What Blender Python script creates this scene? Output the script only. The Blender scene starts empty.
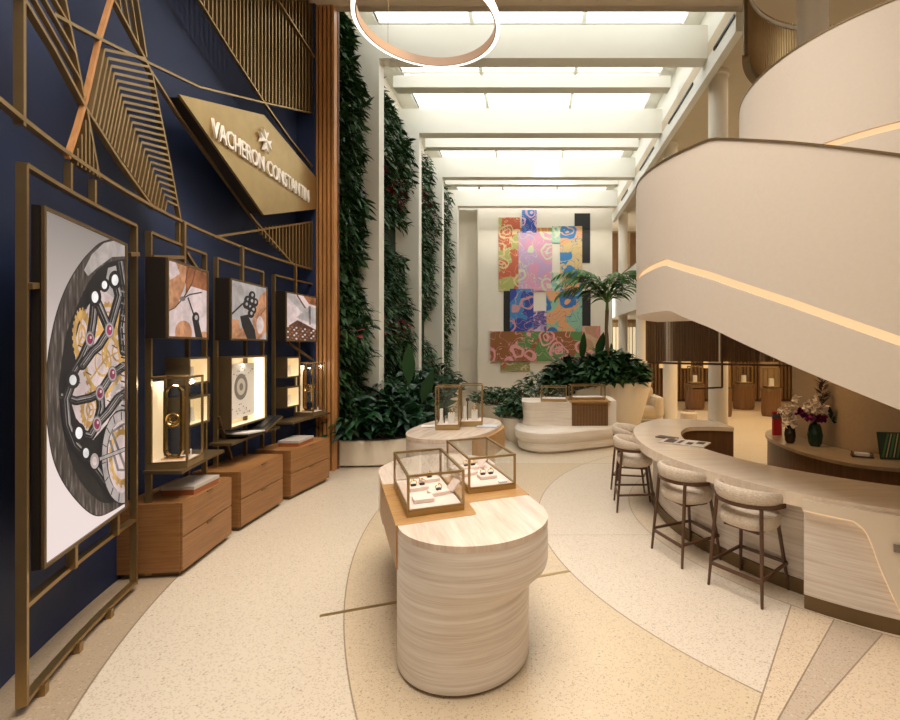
import bpy, math, random
from mathutils import Vector, Matrix
random.seed(7)
R = math.radians
SC = bpy.context.scene
COL = SC.collection
# ------------------------------------------------------------------ camera
FPX, CXP, CYP, EYE = 470.0, 532.0, 346.0, 2.15      # focal length (px), vanishing point, eye height
cam_d = bpy.data.cameras.new('camera'); cam = bpy.data.objects.new('camera', cam_d); COL.objects.link(cam)
cam.location = (0, 0, EYE); cam.rotation_euler = (R(90), 0, 0)
cam_d.sensor_width = 36; cam_d.lens = FPX / 900 * 36
cam_d.shift_x = -(CXP - 450) / 900; cam_d.shift_y = (CYP - 360) / 900
cam_d.clip_end = 200
SC.camera = cam
# ------------------------------------------------------------------ world, exposure
w = bpy.data.worlds.new('sky'); SC.world = w; w.use_nodes = True
bg = w.node_tree.nodes['Background']; bg.inputs[0].default_value = (1.0, 0.985, 0.95, 1); bg.inputs[1].default_value = 3.2
SC.view_settings.view_transform = 'Standard'; SC.view_settings.look = 'None'
SC.view_settings.gamma = 1; SC.view_settings.use_curve_mapping = False
SC.view_settings.exposure = 0.17
SC.cycles.max_bounces = 7; SC.cycles.diffuse_bounces = 4; SC.cycles.glossy_bounces = 3
SC.cycles.transparent_max_bounces = 14; SC.cycles.transmission_bounces = 4
SC.cycles.sample_clamp_indirect = 4.0
SC.cycles.use_denoising = True
WARM = (1.0, 0.80, 0.56); WARM2 = (1.0, 0.68, 0.36); SOFT = (1.0, 0.90, 0.79)
def area(name, loc, size, power, color, rot=(0, 0, 0), size_y=None, spread=180):
    d = bpy.data.lights.new(name, 'AREA'); d.energy = power; d.color = color; d.size = size; d.spread = R(spread)
    if size_y: d.shape = 'RECTANGLE'; d.size_y = size_y
    o = bpy.data.objects.new(name, d); COL.objects.link(o); o.location = loc; o.rotation_euler = rot; return o
def spot(name, loc, aim, power, color, angle=60, radius=.06, blend=.6):
    d = bpy.data.lights.new(name, 'SPOT'); d.energy = power; d.color = color; d.spot_size = R(angle); d.spot_blend = blend
    d.shadow_soft_size = radius
    o = bpy.data.objects.new(name, d); COL.objects.link(o); o.location = loc
    o.rotation_euler = (Vector(aim) - Vector(loc)).to_track_quat('-Z', 'Y').to_euler(); return o
def point(name, loc, power, color, radius=.1):
    d = bpy.data.lights.new(name, 'POINT'); d.energy = power; d.color = color; d.shadow_soft_size = radius
    o = bpy.data.objects.new(name, d); COL.objects.link(o); o.location = loc; return o
# unseen area lamps added as fill, standing in for downlights
area('hall_fill_front', (-0.4, 3.2, 7.9), 4.0, 325, SOFT, size_y=5.0, spread=125)
area('hall_fill_rear', (2.5, -1.0, 7.9), 5.0, 130, SOFT, size_y=3.0)
area('gallery_fill', (7.0, 13.0, 7.9), 5.0, 150, WARM, size_y=9.0)
area('boutique_fill', (7.0, 13.6, 3.44), 5.0, 190, WARM2, size_y=7.0)
area('boutique_fill_near', (6.0, 9.6, 3.44), 3.0, 60, WARM2, size_y=1.5)
area('upper_landing_fill', (6.2, 6.5, 7.9), 2.5, 8, SOFT, size_y=2.5)
# ------------------------------------------------------------------ pixel <-> place helpers (positions measured on known surfaces)
def P(px, py, Y): return Vector(((px - CXP) / FPX * Y, Y, EYE - (py - CYP) / FPX * Y))
def F(px, py, z=0.0):
    Y = FPX * (EYE - z) / (py - CYP); return Vector(((px - CXP) / FPX * Y, Y, z))
WC = Vector((5.36, 6.7)); WR = 9.2                     # the blue wall is an arc round this centre
def Wp(px, py, rad=WR):
    a = (px - CXP) / FPX; A = a * a + 1; B = -2 * (a * WC.x + WC.y); C = WC.x ** 2 + WC.y ** 2 - rad * rad
    Y = (-B + math.sqrt(B * B - 4 * A * C)) / (2 * A); return Vector((a * Y, Y, EYE - (py - CYP) / FPX * Y))
def Wn(p): 
    n = Vector((WC.x - p.x, WC.y - p.y, 0)); return n.normalized()
def Wa(Y, z, rad=WR): return Vector((WC.x - math.sqrt(rad * rad - (Y - WC.y) ** 2), Y, z))
def lerp(a, b, t): return a + (b - a) * t
def interp(x, pts):
    if x <= pts[0][0]: return pts[0][1]
    for (x0, y0), (x1, y1) in zip(pts, pts[1:]):
        if x <= x1: return y0 + (y1 - y0) * (x - x0) / (x1 - x0)
    return pts[-1][1]
def spline(pts, n=8):
    pts = [Vector(p) for p in pts]; out = []
    for i in range(len(pts) - 1):
        p0 = pts[max(i - 1, 0)]; p1 = pts[i]; p2 = pts[i + 1]; p3 = pts[min(i + 2, len(pts) - 1)]
        for k in range(n):
            t = k / n
            out.append(.5 * ((2 * p1) + (p2 - p0) * t + (2 * p0 - 5 * p1 + 4 * p2 - p3) * t * t + (3 * p1 - p0 - 3 * p2 + p3) * t ** 3))
    out.append(pts[-1]); return out
def resample(pts, n):
    L = [0]
    for a, b in zip(pts, pts[1:]): L.append(L[-1] + (b - a).length)
    out = []; j = 0
    for k in range(n):
        s = L[-1] * k / (n - 1)
        while j < len(L) - 2 and L[j + 1] < s: j += 1
        t = (s - L[j]) / max(L[j + 1] - L[j], 1e-9); out.append(pts[j].lerp(pts[j + 1], min(max(t, 0), 1)))
    return out
def offset(pts, d):
    out = []
    for i, p in enumerate(pts):
        a = pts[max(i - 1, 0)]; b = pts[min(i + 1, len(pts) - 1)]; t = (b - a).normalized()
        out.append(Vector((p.x - t.y * d, p.y + t.x * d)))
    return out
# ------------------------------------------------------------------ materials
MATS = {}
class N:
    def __init__(s, m): s.m = m; s.t = m.node_tree; s.b = s.t.nodes['Principled BSDF']
    def n(s, typ, **kw):
        o = s.t.nodes.new(typ)
        for k, v in kw.items():
            if k.startswith('i_'): o.inputs[int(k[2:])].default_value = v
            else: setattr(o, k, v)
        return o
    def l(s, a, b): s.t.links.new(a, b)
    def math(s, op, a, b=None):
        o = s.n('ShaderNodeMath', operation=op)
        for i, q in enumerate((a, b)):
            if q is None: continue
            if isinstance(q, (int, float)): o.inputs[i].default_value = q
            else: s.l(q, o.inputs[i])
        return o.outputs[0]
    def mix(s, f, a, b):
        o = s.n('ShaderNodeMix', data_type='RGBA')
        for i, q in ((0, f), (6, a), (7, b)):
            if isinstance(q, (int, float)): o.inputs[i].default_value = q
            elif isinstance(q, tuple): o.inputs[i].default_value = q + (1,)
            else: s.l(q, o.inputs[i])
        return o.outputs[2]
    def ramp(s, f, stops, const=False):
        o = s.n('ShaderNodeValToRGB'); cr = o.color_ramp
        if const: cr.interpolation = 'CONSTANT'
        while len(cr.elements) < len(stops): cr.elements.new(.5)
        for e, (p, c) in zip(cr.elements, stops): e.position = p; e.color = tuple(c) + (1,)
        s.l(f, o.inputs[0]); return o.outputs[0]
    def coord(s, scale=(1, 1, 1), kind='Object', rot=(0, 0, 0)):
        c = s.n('ShaderNodeTexCoord'); m = s.n('ShaderNodeMapping'); m.inputs['Scale'].default_value = scale; m.inputs['Rotation'].default_value = rot
        s.l(c.outputs[kind], m.inputs[0]); return m.outputs[0]
    def noise(s, v, scale, detail=3, rough=.5, dist=0):
        o = s.n('ShaderNodeTexNoise'); o.inputs['Scale'].default_value = scale; o.inputs['Detail'].default_value = detail
        o.inputs['Roughness'].default_value = rough; o.inputs['Distortion'].default_value = dist
        s.l(v, o.inputs['Vector']); return o.outputs[0]
    def bump(s, h, strength, dist=.01):
        o = s.n('ShaderNodeBump'); o.inputs['Strength'].default_value = strength; o.inputs['Distance'].default_value = dist
        s.l(h, o.inputs['Height']); s.l(o.outputs[0], s.b.inputs['Normal'])
def mat(name, col=(.5, .5, .5), rough=.5, metal=0.0, emit=None, es=0.0, var=0.0, vs=6.0, bump=0.0, bs=60.0):
    if name in MATS: return MATS[name]
    m = bpy.data.materials.new(name); m.use_nodes = True; MATS[name] = m; n = N(m)
    n.b.inputs['Base Color'].default_value = tuple(col) + (1,); n.b.inputs['Roughness'].default_value = rough; n.b.inputs['Metallic'].default_value = metal
    if emit: n.b.inputs['Emission Color'].default_value = tuple(emit) + (1,); n.b.inputs['Emission Strength'].default_value = es
    if var:
        f = n.noise(n.coord(), vs, 4)
        n.l(n.mix(f, tuple(c * (1 - var) for c in col), tuple(min(1, c * (1 + var)) for c in col)), n.b.inputs['Base Color'])
    if bump: n.bump(n.noise(n.coord(), bs, 2), bump)
    return m
def m_glass():
    m = bpy.data.materials.new('clear_glass'); m.use_nodes = True; t = m.node_tree; t.nodes.clear()
    o = t.nodes.new('ShaderNodeOutputMaterial'); mx = t.nodes.new('ShaderNodeMixShader'); tr = t.nodes.new('ShaderNodeBsdfTransparent')
    gl = t.nodes.new('ShaderNodeBsdfGlossy'); gl.inputs['Roughness'].default_value = .03; fr = t.nodes.new('ShaderNodeMath'); fr.operation = 'MULTIPLY_ADD'; fr.inputs[1].default_value = .4; fr.inputs[2].default_value = .018
    lw = t.nodes.new('ShaderNodeLayerWeight'); pw = t.nodes.new('ShaderNodeMath'); pw.operation = 'POWER'; pw.inputs[1].default_value = 5; lw.inputs[0].default_value = .5
    t.links.new(lw.outputs['Facing'], pw.inputs[0]); t.links.new(pw.outputs[0], fr.inputs[0])
    tr.inputs[0].default_value = (.99, .995, .99, 1)
    t.links.new(fr.outputs[0], mx.inputs[0]); t.links.new(tr.outputs[0], mx.inputs[1]); t.links.new(gl.outputs[0], mx.inputs[2]); t.links.new(mx.outputs[0], o.inputs[0]); return m
GLASS = m_glass()
CREAM = mat('cream_plaster', (.82, .765, .66), .75, var=.03, vs=3, bump=.08, bs=90)
CREAMW = mat('white_plaster_beam', (.80, .785, .71), .7, var=.03, vs=2)
STAIRM = mat('stair_plaster', (.69, .61, .52), .6, var=.035, vs=30, bump=.12, bs=160)
WARMWALL = mat('tan_plaster_texture', (.43, .295, .165), .8, var=.09, vs=22, bump=.3, bs=70)
SOFFIT = mat('beige_soffit', (.60, .50, .36), .8, var=.05, vs=4)
BLUE = mat('navy_fabric_wall', (.011, .026, .085), .62, var=.2, vs=5, bump=.25, bs=300)
BRASS = mat('bronze_metal', (.37, .25, .11), .36, .85, var=.14, vs=9)
BRASSP = mat('bronze_plate', (.43, .31, .14), .36, .8, var=.14, vs=7)
BRASSD = mat('dark_bronze', (.17, .115, .055), .45, .6, var=.12, vs=9)
GOLD = mat('polished_gold', (.85, .58, .22), .2, 1.0)
DARK = mat('dark_brown_case', (.016, .011, .007), .5, var=.1)
BLACK = mat('black_paint', (.012, .012, .012), .5)
WHITE = mat('white_letter', (.9, .88, .84), .4)
PAPER = mat('white_paper', (.80, .77, .73), .6, var=.05)
PINK = mat('blush_suede', (.80, .66, .60), .7, var=.04)
LEDW = mat('warm_led', (.15, .12, .1), .6, emit=(1.0, .63, .33), es=.88)
LEDR = mat('ring_led', (1, .95, .85), .5, emit=(1.0, .93, .82), es=2.6)
CASELIT = mat('lit_case_lining', (.86, .78, .60), .6, emit=(1.0, .74, .42), es=.26)
DWOOD = mat('dark_leg_wood', (.085, .038, .018), .38, var=.25, vs=14)
BOUCLE = mat('boucle_fabric', (.64, .55, .45), .95, var=.3, vs=60, bump=.9, bs=90)
SOFA = mat('cream_upholstery', (.68, .57, .42), .9, var=.05, vs=20, bump=.2, bs=90)
SOIL = mat('dark_soil', (.03, .022, .014), .95, var=.3, vs=20)
TUB = mat('white_planter', (.78, .70, .57), .65, var=.03)
def m_oak(name, c1, c2, scale=(1.2, 1.2, 26), rough=.42):
    m = mat(name, c1, rough); n = N(m); f = n.noise(n.coord(scale), 2.2, 6, .6, .4)
    n.l(n.ramp(f, [(.3, c1), (.7, c2)]), n.b.inputs['Base Color']); n.bump(f, .08); return m
OAK = m_oak('oak_veneer', (.23, .10, .03), (.37, .178, .062))
OAKV = m_oak('oak_slat', (.42, .19, .06), (.60, .30, .11), (9, 9, .5))
OAKG = m_oak('light_oak_top', (.36, .19, .06), (.50, .28, .105), (2, 14, 14))
WALNUT = m_oak('walnut_panel', (.13, .062, .024), (.21, .105, .042), (12, 12, .8))
WALNUTD = m_oak('walnut_slat', (.115, .058, .022), (.20, .11, .045), (12, 12, .8))
CONSTOP = m_oak('console_top_stone', (.34, .24, .14), (.46, .34, .21), (3, 3, 3), .3)
def m_trav(name, scale, c=((.58, .475, .385), (.71, .62, .53), (.79, .71, .62)), rough=.32, rot=(0, 0, 0)):
    m = mat(name, c[1], rough); n = N(m)
    v = n.coord(scale, rot=rot); f = n.noise(v, 1.6, 8, .62, .25); g = n.noise(v, 7, 4, .6)
    h = n.math('ADD', n.math('MULTIPLY', f, .7), n.math('MULTIPLY', g, .3))
    n.l(n.ramp(h, [(.36, c[0]), (.5, c[1]), (.62, c[2])]), n.b.inputs['Base Color']); return m
TRAV = m_trav('travertine_side', (.5, .5, 21), ((.58, .485, .41), (.72, .645, .575), (.82, .77, .71)))
TRAVT = m_trav('travertine_top', (9, .7, 2), ((.60, .475, .385), (.71, .59, .49), (.78, .675, .58)), .1, (0, 0, R(-35)))
TRAVC = m_trav('travertine_counter_top', (.8, 9, 2), ((.78, .65, .51), (.83, .71, .58), (.87, .77, .65)), .16, (0, 0, R(35)))
TRAVB = m_trav('travertine_bench', (.6, .6, 13), ((.68, .58, .47), (.76, .68, .58), (.82, .75, .66)), .4)
def m_leaf(name, stops, rough=.5):
    m = mat(name, stops[0], rough); n = N(m); g = n.n('ShaderNodeNewGeometry')
    k = len(stops); n.l(n.ramp(g.outputs['Random Per Island'], [(i / max(k - 1, 1), c) for i, c in enumerate(stops)]), n.b.inputs['Base Color'])
    n.b.inputs['Specular IOR Level'].default_value = .2; return m
LEAF = m_leaf('green_wall_leaf', [(.006, .026, .009), (.018, .06, .014), (.035, .095, .02), (.01, .038, .018), (.065, .14, .035)])
LEAFD = m_leaf('dark_broad_leaf', [(.008, .03, .014), (.014, .05, .02), (.022, .075, .026), (.01, .04, .022)], .35)
LEAFP = m_leaf('palm_leaf', [(.04, .12, .03), (.08, .19, .045), (.13, .25, .07), (.035, .10, .035)], .4)
LEAFB = m_leaf('bush_leaf', [(.012, .045, .016), (.03, .085, .03), (.05, .12, .04), (.02, .06, .03)], .4)
REDF = m_leaf('red_bloom', [(.18, .02, .03), (.30, .04, .05), (.12, .02, .035)])
ORCH = m_leaf('orchid_petal', [(.75, .62, .50), (.82, .72, .62), (.70, .56, .40)], .6)
PURP = m_leaf('purple_petal', [(.20, .015, .09), (.14, .01, .07), (.28, .02, .13)], .6)
TRUNK = mat('palm_bark', (.16, .11, .06), .9, var=.3, vs=30)
# ------------------------------------------------------------------ mesh builder
class MB:
    def __init__(s): s.v = []; s.f = []; s.m = []
    def add(s, vs, fs, m=0):
        b = len(s.v); s.v += [tuple(v) for v in vs]; s.f += [tuple(i + b for i in f) for f in fs]; s.m += [m] * len(fs); return s
    def box(s, c, d, rz=0, m=0, mtx=None):
        c = Vector(c); hx, hy, hz = d[0] / 2, d[1] / 2, d[2] / 2
        vs = [Vector((x, y, z)) for z in (-hz, hz) for x, y in ((-hx, -hy), (hx, -hy), (hx, hy), (-hx, hy))]
        M_ = mtx if mtx else Matrix.Rotation(rz, 3, 'Z')
        return s.add([M_ @ v + c for v in vs], [(3, 2, 1, 0), (4, 5, 6, 7), (0, 1, 5, 4), (1, 2, 6, 5), (2, 3, 7, 6), (3, 0, 4, 7)], m)
    def b2(s, x0, x1, y0, y1, z0, z1, m=0): return s.box(((x0 + x1) / 2, (y0 + y1) / 2, (z0 + z1) / 2), (abs(x1 - x0), abs(y1 - y0), abs(z1 - z0)), 0, m)
    def sweep(s, pts, w, d, nrm, m=0, closed=False, off=0.0):
        pts = [Vector(p) for p in pts]; k = len(pts); vs = []; fs = []
        for i, p in enumerate(pts):
            a = pts[i - 1] if (i or closed) else p; b = pts[(i + 1) % k] if (i < k - 1 or closed) else p
            t = (b - a).normalized(); n = nrm(p) if callable(nrm) else Vector(nrm); n = (n - t * n.dot(t)).normalized(); bb = t.cross(n)
            for x, y in ((-w / 2, -d / 2), (w / 2, -d / 2), (w / 2, d / 2), (-w / 2, d / 2)): vs.append(p + bb * x + n * (y + off))
        for i in range(k if closed else k - 1):
            j = (i + 1) % k
            for q in range(4): r = (q + 1) % 4; fs.append((i * 4 + q, i * 4 + r, j * 4 + r, j * 4 + q))
        if not closed: fs += [(3, 2, 1, 0), tuple((k - 1) * 4 + q for q in range(4))]
        return s.add(vs, fs, m)
    def bar(s, a, b, w, d=None, n=(0, 0, 1), m=0):
        a = Vector(a); b = Vector(b); n = Vector(n)
        if abs((b - a).normalized().dot(n)) > .98: n = Vector((0, 1, 0))
        return s.sweep([a, b], w, d or w, n, m)
    def tube(s, pts, r, seg=8, m=0, closed=False):
        pts = [Vector(p) for p in pts]; k = len(pts); vs = []; fs = []; prev = None
        for i, p in enumerate(pts):
            a = pts[i - 1] if (i or closed) else p; b = pts[(i + 1) % k] if (i < k - 1 or closed) else p
            t = (b - a).normalized()
            if prev is None: u = t.orthogonal().normalized()
            else: u = (prev - t * prev.dot(t)).normalized()
            prev = u; v = t.cross(u); rr = r[i] if isinstance(r, (list, tuple)) else r
            for q in range(seg): an = 2 * math.pi * q / seg; vs.append(p + (u * math.cos(an) + v * math.sin(an)) * rr)
        for i in range(k if closed else k - 1):
            j = (i + 1) % k
            for q in range(seg): r2 = (q + 1) % seg; fs.append((i * seg + q, i * seg + r2, j * seg + r2, j * seg + q))
        if not closed: fs += [tuple(range(seg - 1, -1, -1)), tuple((k - 1) * seg + q for q in range(seg))]
        return s.add(vs, fs, m)
    def loft(s, rings, m=0, cap=True):
        k = len(rings[0]); vs = [p for r_ in rings for p in r_]; fs = []
        for i in range(len(rings) - 1):
            for q in range(k): r2 = (q + 1) % k; fs.append((i * k + q, i * k + r2, (i + 1) * k + r2, (i + 1) * k + q))
        if cap: fs += [tuple(range(k - 1, -1, -1)), tuple((len(rings) - 1) * k + q for q in range(k))]
        return s.add(vs, fs, m)
    def prism(s, out, z0, z1, m=0): return s.loft([[(p[0], p[1], z0) for p in out], [(p[0], p[1], z1) for p in out]], m)
    def rev(s, c, prof, seg=32, m=0, a0=0, a1=360, sx=1, sy=1, cap=True):
        full = abs(a1 - a0) >= 360; k = seg if full else seg + 1; vs = []; fs = []
        for r, z in prof:
            for q in range(k): an = R(a0 + (a1 - a0) * q / seg); vs.append((c[0] + r * sx * math.cos(an), c[1] + r * sy * math.sin(an), c[2] + z))
        for i in range(len(prof) - 1):
            for q in range(seg if full else k - 1): r2 = (q + 1) % k; fs.append((i * k + q, i * k + r2, (i + 1) * k + r2, (i + 1) * k + q))
        if full and cap:
            if prof[0][0] > 1e-4: fs.append(tuple(range(k - 1, -1, -1)))
            if prof[-1][0] > 1e-4: fs.append(tuple((len(prof) - 1) * k + q for q in range(k)))
        return s.add(vs, fs, m)
    def cyl(s, c, r, z0, z1, seg=24, m=0): return s.rev((c[0], c[1], 0), [(r, z0), (r, z1)], seg, m)
    def ball(s, c, r, seg=10, m=0, sz=1): return s.rev(c, [(max(r * math.sin(math.pi * i / 6), 1e-5), -r * sz * math.cos(math.pi * i / 6)) for i in range(7)], seg, m)
    def band(s, A, B, z0, z1, m=0):      # closed solid between two plan curves of equal count; z0/z1 may be lists
        k = len(A); z = lambda q, i: q[i] if isinstance(q, (list, tuple)) else q
        rings = [[(A[i][0], A[i][1], z(z0, i)), (B[i][0], B[i][1], z(z0, i)), (B[i][0], B[i][1], z(z1, i)), (A[i][0], A[i][1], z(z1, i))] for i in range(k)]
        return s.loft(rings, m)
    def leaf(s, p, d, L, wd, droop=.5, m=0, up=None, seg=3):
        p = Vector(p); d = Vector(d).normalized(); side = d.cross(Vector((0, 0, 1)))
        if side.length < .05: side = Vector((random.uniform(-1, 1), random.uniform(-1, 1), 0))
        side.normalize(); side = (Matrix.Rotation(random.uniform(-.7, .7), 3, d) @ side)
        vs = [p]; q = p.copy(); dd = d.copy(); fs = []
        prof = [.75, 1.0, .62] if seg == 3 else ([.9, .7] if seg == 2 else [.5, .9, 1, .8, .5])
        for i in range(seg):
            q = q + dd * (L / (seg + 1)); dd = (dd + Vector((0, 0, -droop / (seg + 1)))).normalized()
            vs += [q - side * wd / 2 * prof[i] , q + side * wd / 2 * prof[i]]
        vs.append(q + dd * (L / (seg + 1)))
        fs.append((0, 2, 1))
        for i in range(seg - 1): a = 1 + 2 * i; fs.append((a, a + 1, a + 3, a + 2))
        a = 1 + 2 * (seg - 1); fs.append((a, a + 1, a + 2)); return s.add(vs, fs, m)
    def build(s, name, mats, parent=None, smooth=False, bevel=0, world=True):
        me = bpy.data.meshes.new(name)
        off = Vector((0, 0, 0))
        if parent is None and world and s.v:
            xs = [v[0] for v in s.v]; ys = [v[1] for v in s.v]; zs = [v[2] for v in s.v]
            off = Vector(((min(xs) + max(xs)) / 2, (min(ys) + max(ys)) / 2, min(zs)))
        me.from_pydata([(v[0] - off.x, v[1] - off.y, v[2] - off.z) for v in s.v], [], s.f)
        for m_ in (mats if isinstance(mats, (list, tuple)) else [mats]): me.materials.append(m_)
        me.polygons.foreach_set('material_index', s.m)
        if smooth:
            me.polygons.foreach_set('use_smooth', [True] * len(me.polygons)); me.set_sharp_from_angle(angle=R(35))
        me.validate(); me.update()
        o = bpy.data.objects.new(name, me); COL.objects.link(o); o.location = off
        if parent is not None:
            o.parent = parent
            if world and parent.type == 'EMPTY': o.location = -Vector(parent.location)
        if bevel:
            b = o.modifiers.new('bevel', 'BEVEL'); b.width = bevel; b.segments = 2; b.limit_method = 'ANGLE'; b.angle_limit = R(40)
        return o
def tag(o, label, cat, group=None, kind=None):
    o['label'] = label; o['category'] = cat
    if group: o['group'] = group
    if kind: o['kind'] = kind
    return o
def thing(name, label, cat, loc=(0, 0, 0), rz=0, group=None):
    o = bpy.data.objects.new(name, None); COL.objects.link(o); o.location = loc; o.rotation_euler = (0, 0, rz); o.empty_display_size = .1
    return tag(o, label, cat, group)
def struct(o): o['kind'] = 'structure'; return o
def dup(root, loc, rz, label, group=None):
    r = root.copy(); COL.objects.link(r); r.location = loc; r.rotation_euler = (0, 0, rz); r['label'] = label
    if group: r['group'] = group
    for ch in list(root.children):
        c = ch.copy(); COL.objects.link(c); c.parent = r
        for g in list(ch.children):
            d = g.copy(); COL.objects.link(d); d.parent = c
    return r
def arc(c, r, a0, a1, n): return [Vector((c[0] + r * math.cos(R(lerp(a0, a1, i / (n - 1)))), c[1] + r * math.sin(R(lerp(a0, a1, i / (n - 1)))))) for i in range(n)]
# ================================================================== SETTING
def m_floor():
    m = mat('terrazzo_floor', (.6, .5, .38), .3); n = N(m)
    g = n.n('ShaderNodeNewGeometry'); sx = n.n('ShaderNodeSeparateXYZ'); n.l(g.outputs['Position'], sx.inputs[0]); X, Y = sx.outputs[0], sx.outputs[1]
    def dist(cx, cy): a = n.math('SUBTRACT', X, cx); b = n.math('SUBTRACT', Y, cy); return n.math('SQRT', n.math('ADD', n.math('MULTIPLY', a, a), n.math('MULTIPLY', b, b)))
    def gt(a, v): return n.math('GREATER_THAN', a, v)
    def lt(a, v): return n.math('LESS_THAN', a, v)
    def side(p, q):   # signed distance to the line p -> q, positive on the right
        dx, dy = q[0] - p[0], q[1] - p[1]; L = math.hypot(dx, dy); dx /= L; dy /= L
        return n.math('SUBTRACT', n.math('MULTIPLY', n.math('SUBTRACT', X, p[0]), dy), n.math('MULTIPLY', n.math('SUBTRACT', Y, p[1]), dx))
    dc = dist(4.3, 6.0); dl = dist(5.9, 6.6); dw = dist(WC.x, WC.y)
    s1 = side((1.29, 2.72), (2.15, 3.9)); s2 = side((1.43, 2.72), (2.37, 3.69)); s3 = side((1.6, 2.72), (2.58, 3.48))
    c = n.mix(lt(dc, 4.22), (.62, .51, .36), (.68, .60, .50))
    c = n.mix(gt(dl, 7.93), c, (.68, .60, .485))
    c = n.mix(n.math('MULTIPLY', gt(s1, 0), lt(Y, 4.3)), c, (.66, .54, .40))
    c = n.mix(n.math('MULTIPLY', n.math('MULTIPLY', gt(s2, 0), lt(s3, 0)), lt(Y, 4.3)), c, (.50, .41, .32))
    c = n.mix(lt(dc, 3.0), c, (.67, .565, .43))
    c = n.mix(gt(Y, 8.6), c, (.68, .60, .47))
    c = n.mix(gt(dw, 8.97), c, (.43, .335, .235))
    # chips
    v = n.n('ShaderNodeTexVoronoi'); v.inputs['Scale'].default_value = 34; n.l(g.outputs['Position'], v.inputs['Vector'])
    v2 = n.n('ShaderNodeTexVoronoi'); v2.inputs['Scale'].default_value = 80; n.l(g.outputs['Position'], v2.inputs['Vector'])
    sep = n.n('ShaderNodeSeparateColor'); n.l(v.outputs['Color'], sep.inputs[0]); sep2 = n.n('ShaderNodeSeparateColor'); n.l(v2.outputs['Color'], sep2.inputs[0])
    inner = n.math('MULTIPLY', lt(v.outputs['Distance'], .26), gt(sep.outputs[0], .80))
    c = n.mix(n.math('MULTIPLY', inner, .50), c, (.20, .13, .08))
    inner2 = n.math('MULTIPLY', lt(v2.outputs['Distance'], .42), gt(sep2.outputs[0], .55))
    c = n.mix(n.math('MULTIPLY', inner2, .42), c, (.26, .18, .11))
    lgt = n.math('MULTIPLY', lt(v.outputs['Distance'], .3), lt(sep.outputs[1], .25))
    c = n.mix(n.math('MULTIPLY', lgt, .18), c, (.86, .80, .70))
    big = n.noise(g.outputs['Position'], .9, 3); c = n.mix(n.math('MULTIPLY', big, .16), c, (.45, .34, .22))
    # joints
    def line(q, val, wd=.006): return lt(n.math('ABSOLUTE', n.math('SUBTRACT', q, val)), wd)
    j = n.math('MULTIPLY', line(dc, 4.22), lt(s1, 0))
    far = lt(Y, 4.3)
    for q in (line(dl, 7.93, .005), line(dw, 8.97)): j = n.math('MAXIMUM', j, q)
    out3 = gt(dc, 3.0)
    j = n.math('MAXIMUM', j, n.math('MULTIPLY', line(dc, 3.0, .005), lt(Y, 8)))
    for q in (s1, s2, s3): j = n.math('MAXIMUM', j, n.math('MULTIPLY', n.math('MULTIPLY', line(q, 0, .005), out3), far))
    j = n.math('MAXIMUM', j, line(Y, 8.6)); j = n.math('MAXIMUM', j, n.math('MULTIPLY', line(Y, 5.35, .004), gt(X, 0)))
    c = n.mix(n.math('MULTIPLY', j, .65), c, (.14, .09, .05))
    n.l(c, n.b.inputs['Base Color']); return m
FLOORM = m_floor()
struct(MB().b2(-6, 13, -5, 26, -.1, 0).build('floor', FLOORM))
tag(MB().bar((-1.69, 3.74, .001), (.36, 4.49, .001), .035, .006).build('floor_inlay', BRASSP), 'thin straight brass strip set in the terrazzo under the front display table', 'floor inlay')
# near ceiling and right hand soffit
struct(MB().b2(-5, 3.57, -5, 8.23, 8.0, 8.3).build('ceiling', SOFFIT))
struct(MB().b2(3.57, 13, -5, 26, 8.0, 8.3).build('ceiling_gallery', SOFFIT))
# fascia beside the skylight with slot vents
fb = MB().b2(3.57, 3.72, 8.23, 20.9, 7.66, 9.6)
struct(fb.build('trim_fascia_right', CREAMW))
struct(MB().b2(-4.0, 3.72, 8.08, 8.23, 8.0, 9.6).build('trim_fascia_front', CREAMW))
for i, (y0, y1) in enumerate(((8.26, 9.2), (10.4, 12.25), (13.75, 15.5), (17.5, 18.7))):
    o = MB().b2(3.545, 3.575, y0, y1, 7.93, 7.985).build('slot_vent', BLACK)
    tag(o, ['black slot vent in the skylight fascia, nearest and longest of the four', 'black slot vent in the skylight fascia, second from the camera', 'black slot vent in the skylight fascia, third from the camera', 'black slot vent in the skylight fascia, farthest one by the mural wall'][i], 'vent', 'slot vents along the skylight')
# left wall, fins, beams, roof
struct(MB().b2(-3.95, -3.75, 8.2, 22.2, 0, 9.6).build('wall_left', CREAM))
for i in range(4):
    y = 9.55 + 3.36 * i
    struct(MB().b2(-3.75, -3.11, y, y + .32, 0, 8.67).build('trim_fin', CREAMW))
    struct(MB().b2(-3.11, 3.6, y, y + .32, 8.0, 8.67).build('trim_beam', CREAMW))
    struct(MB().b2(-3.3, 3.3, y + 1.62, y + 1.9, 8.30, 8.58).build('trim_beam', CREAMW))
# skylight
sg = MB()
for x in (-3.32, -1.28, 1.1, 3.27): sg.b2(x - .04, x + .04, 8.2, 21.0, 9.02, 9.14)
for i in range(8): sg.b2(-3.3, 3.3, 8.25 + i * 1.81 - .03, 8.25 + i * 1.81 + .03, 9.04, 9.12)
sg.b2(-3.95, -3.28, 8.2, 21, 9.0, 9.1); sg.b2(3.22, 3.72, 8.2, 21, 9.0, 9.1)
sk = struct(sg.build('window_skylight', CREAMW))
struct(MB().b2(-3.3, 3.3, 8.25, 20.95, 9.15, 9.17).build('window_pane', GLASS))
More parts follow.
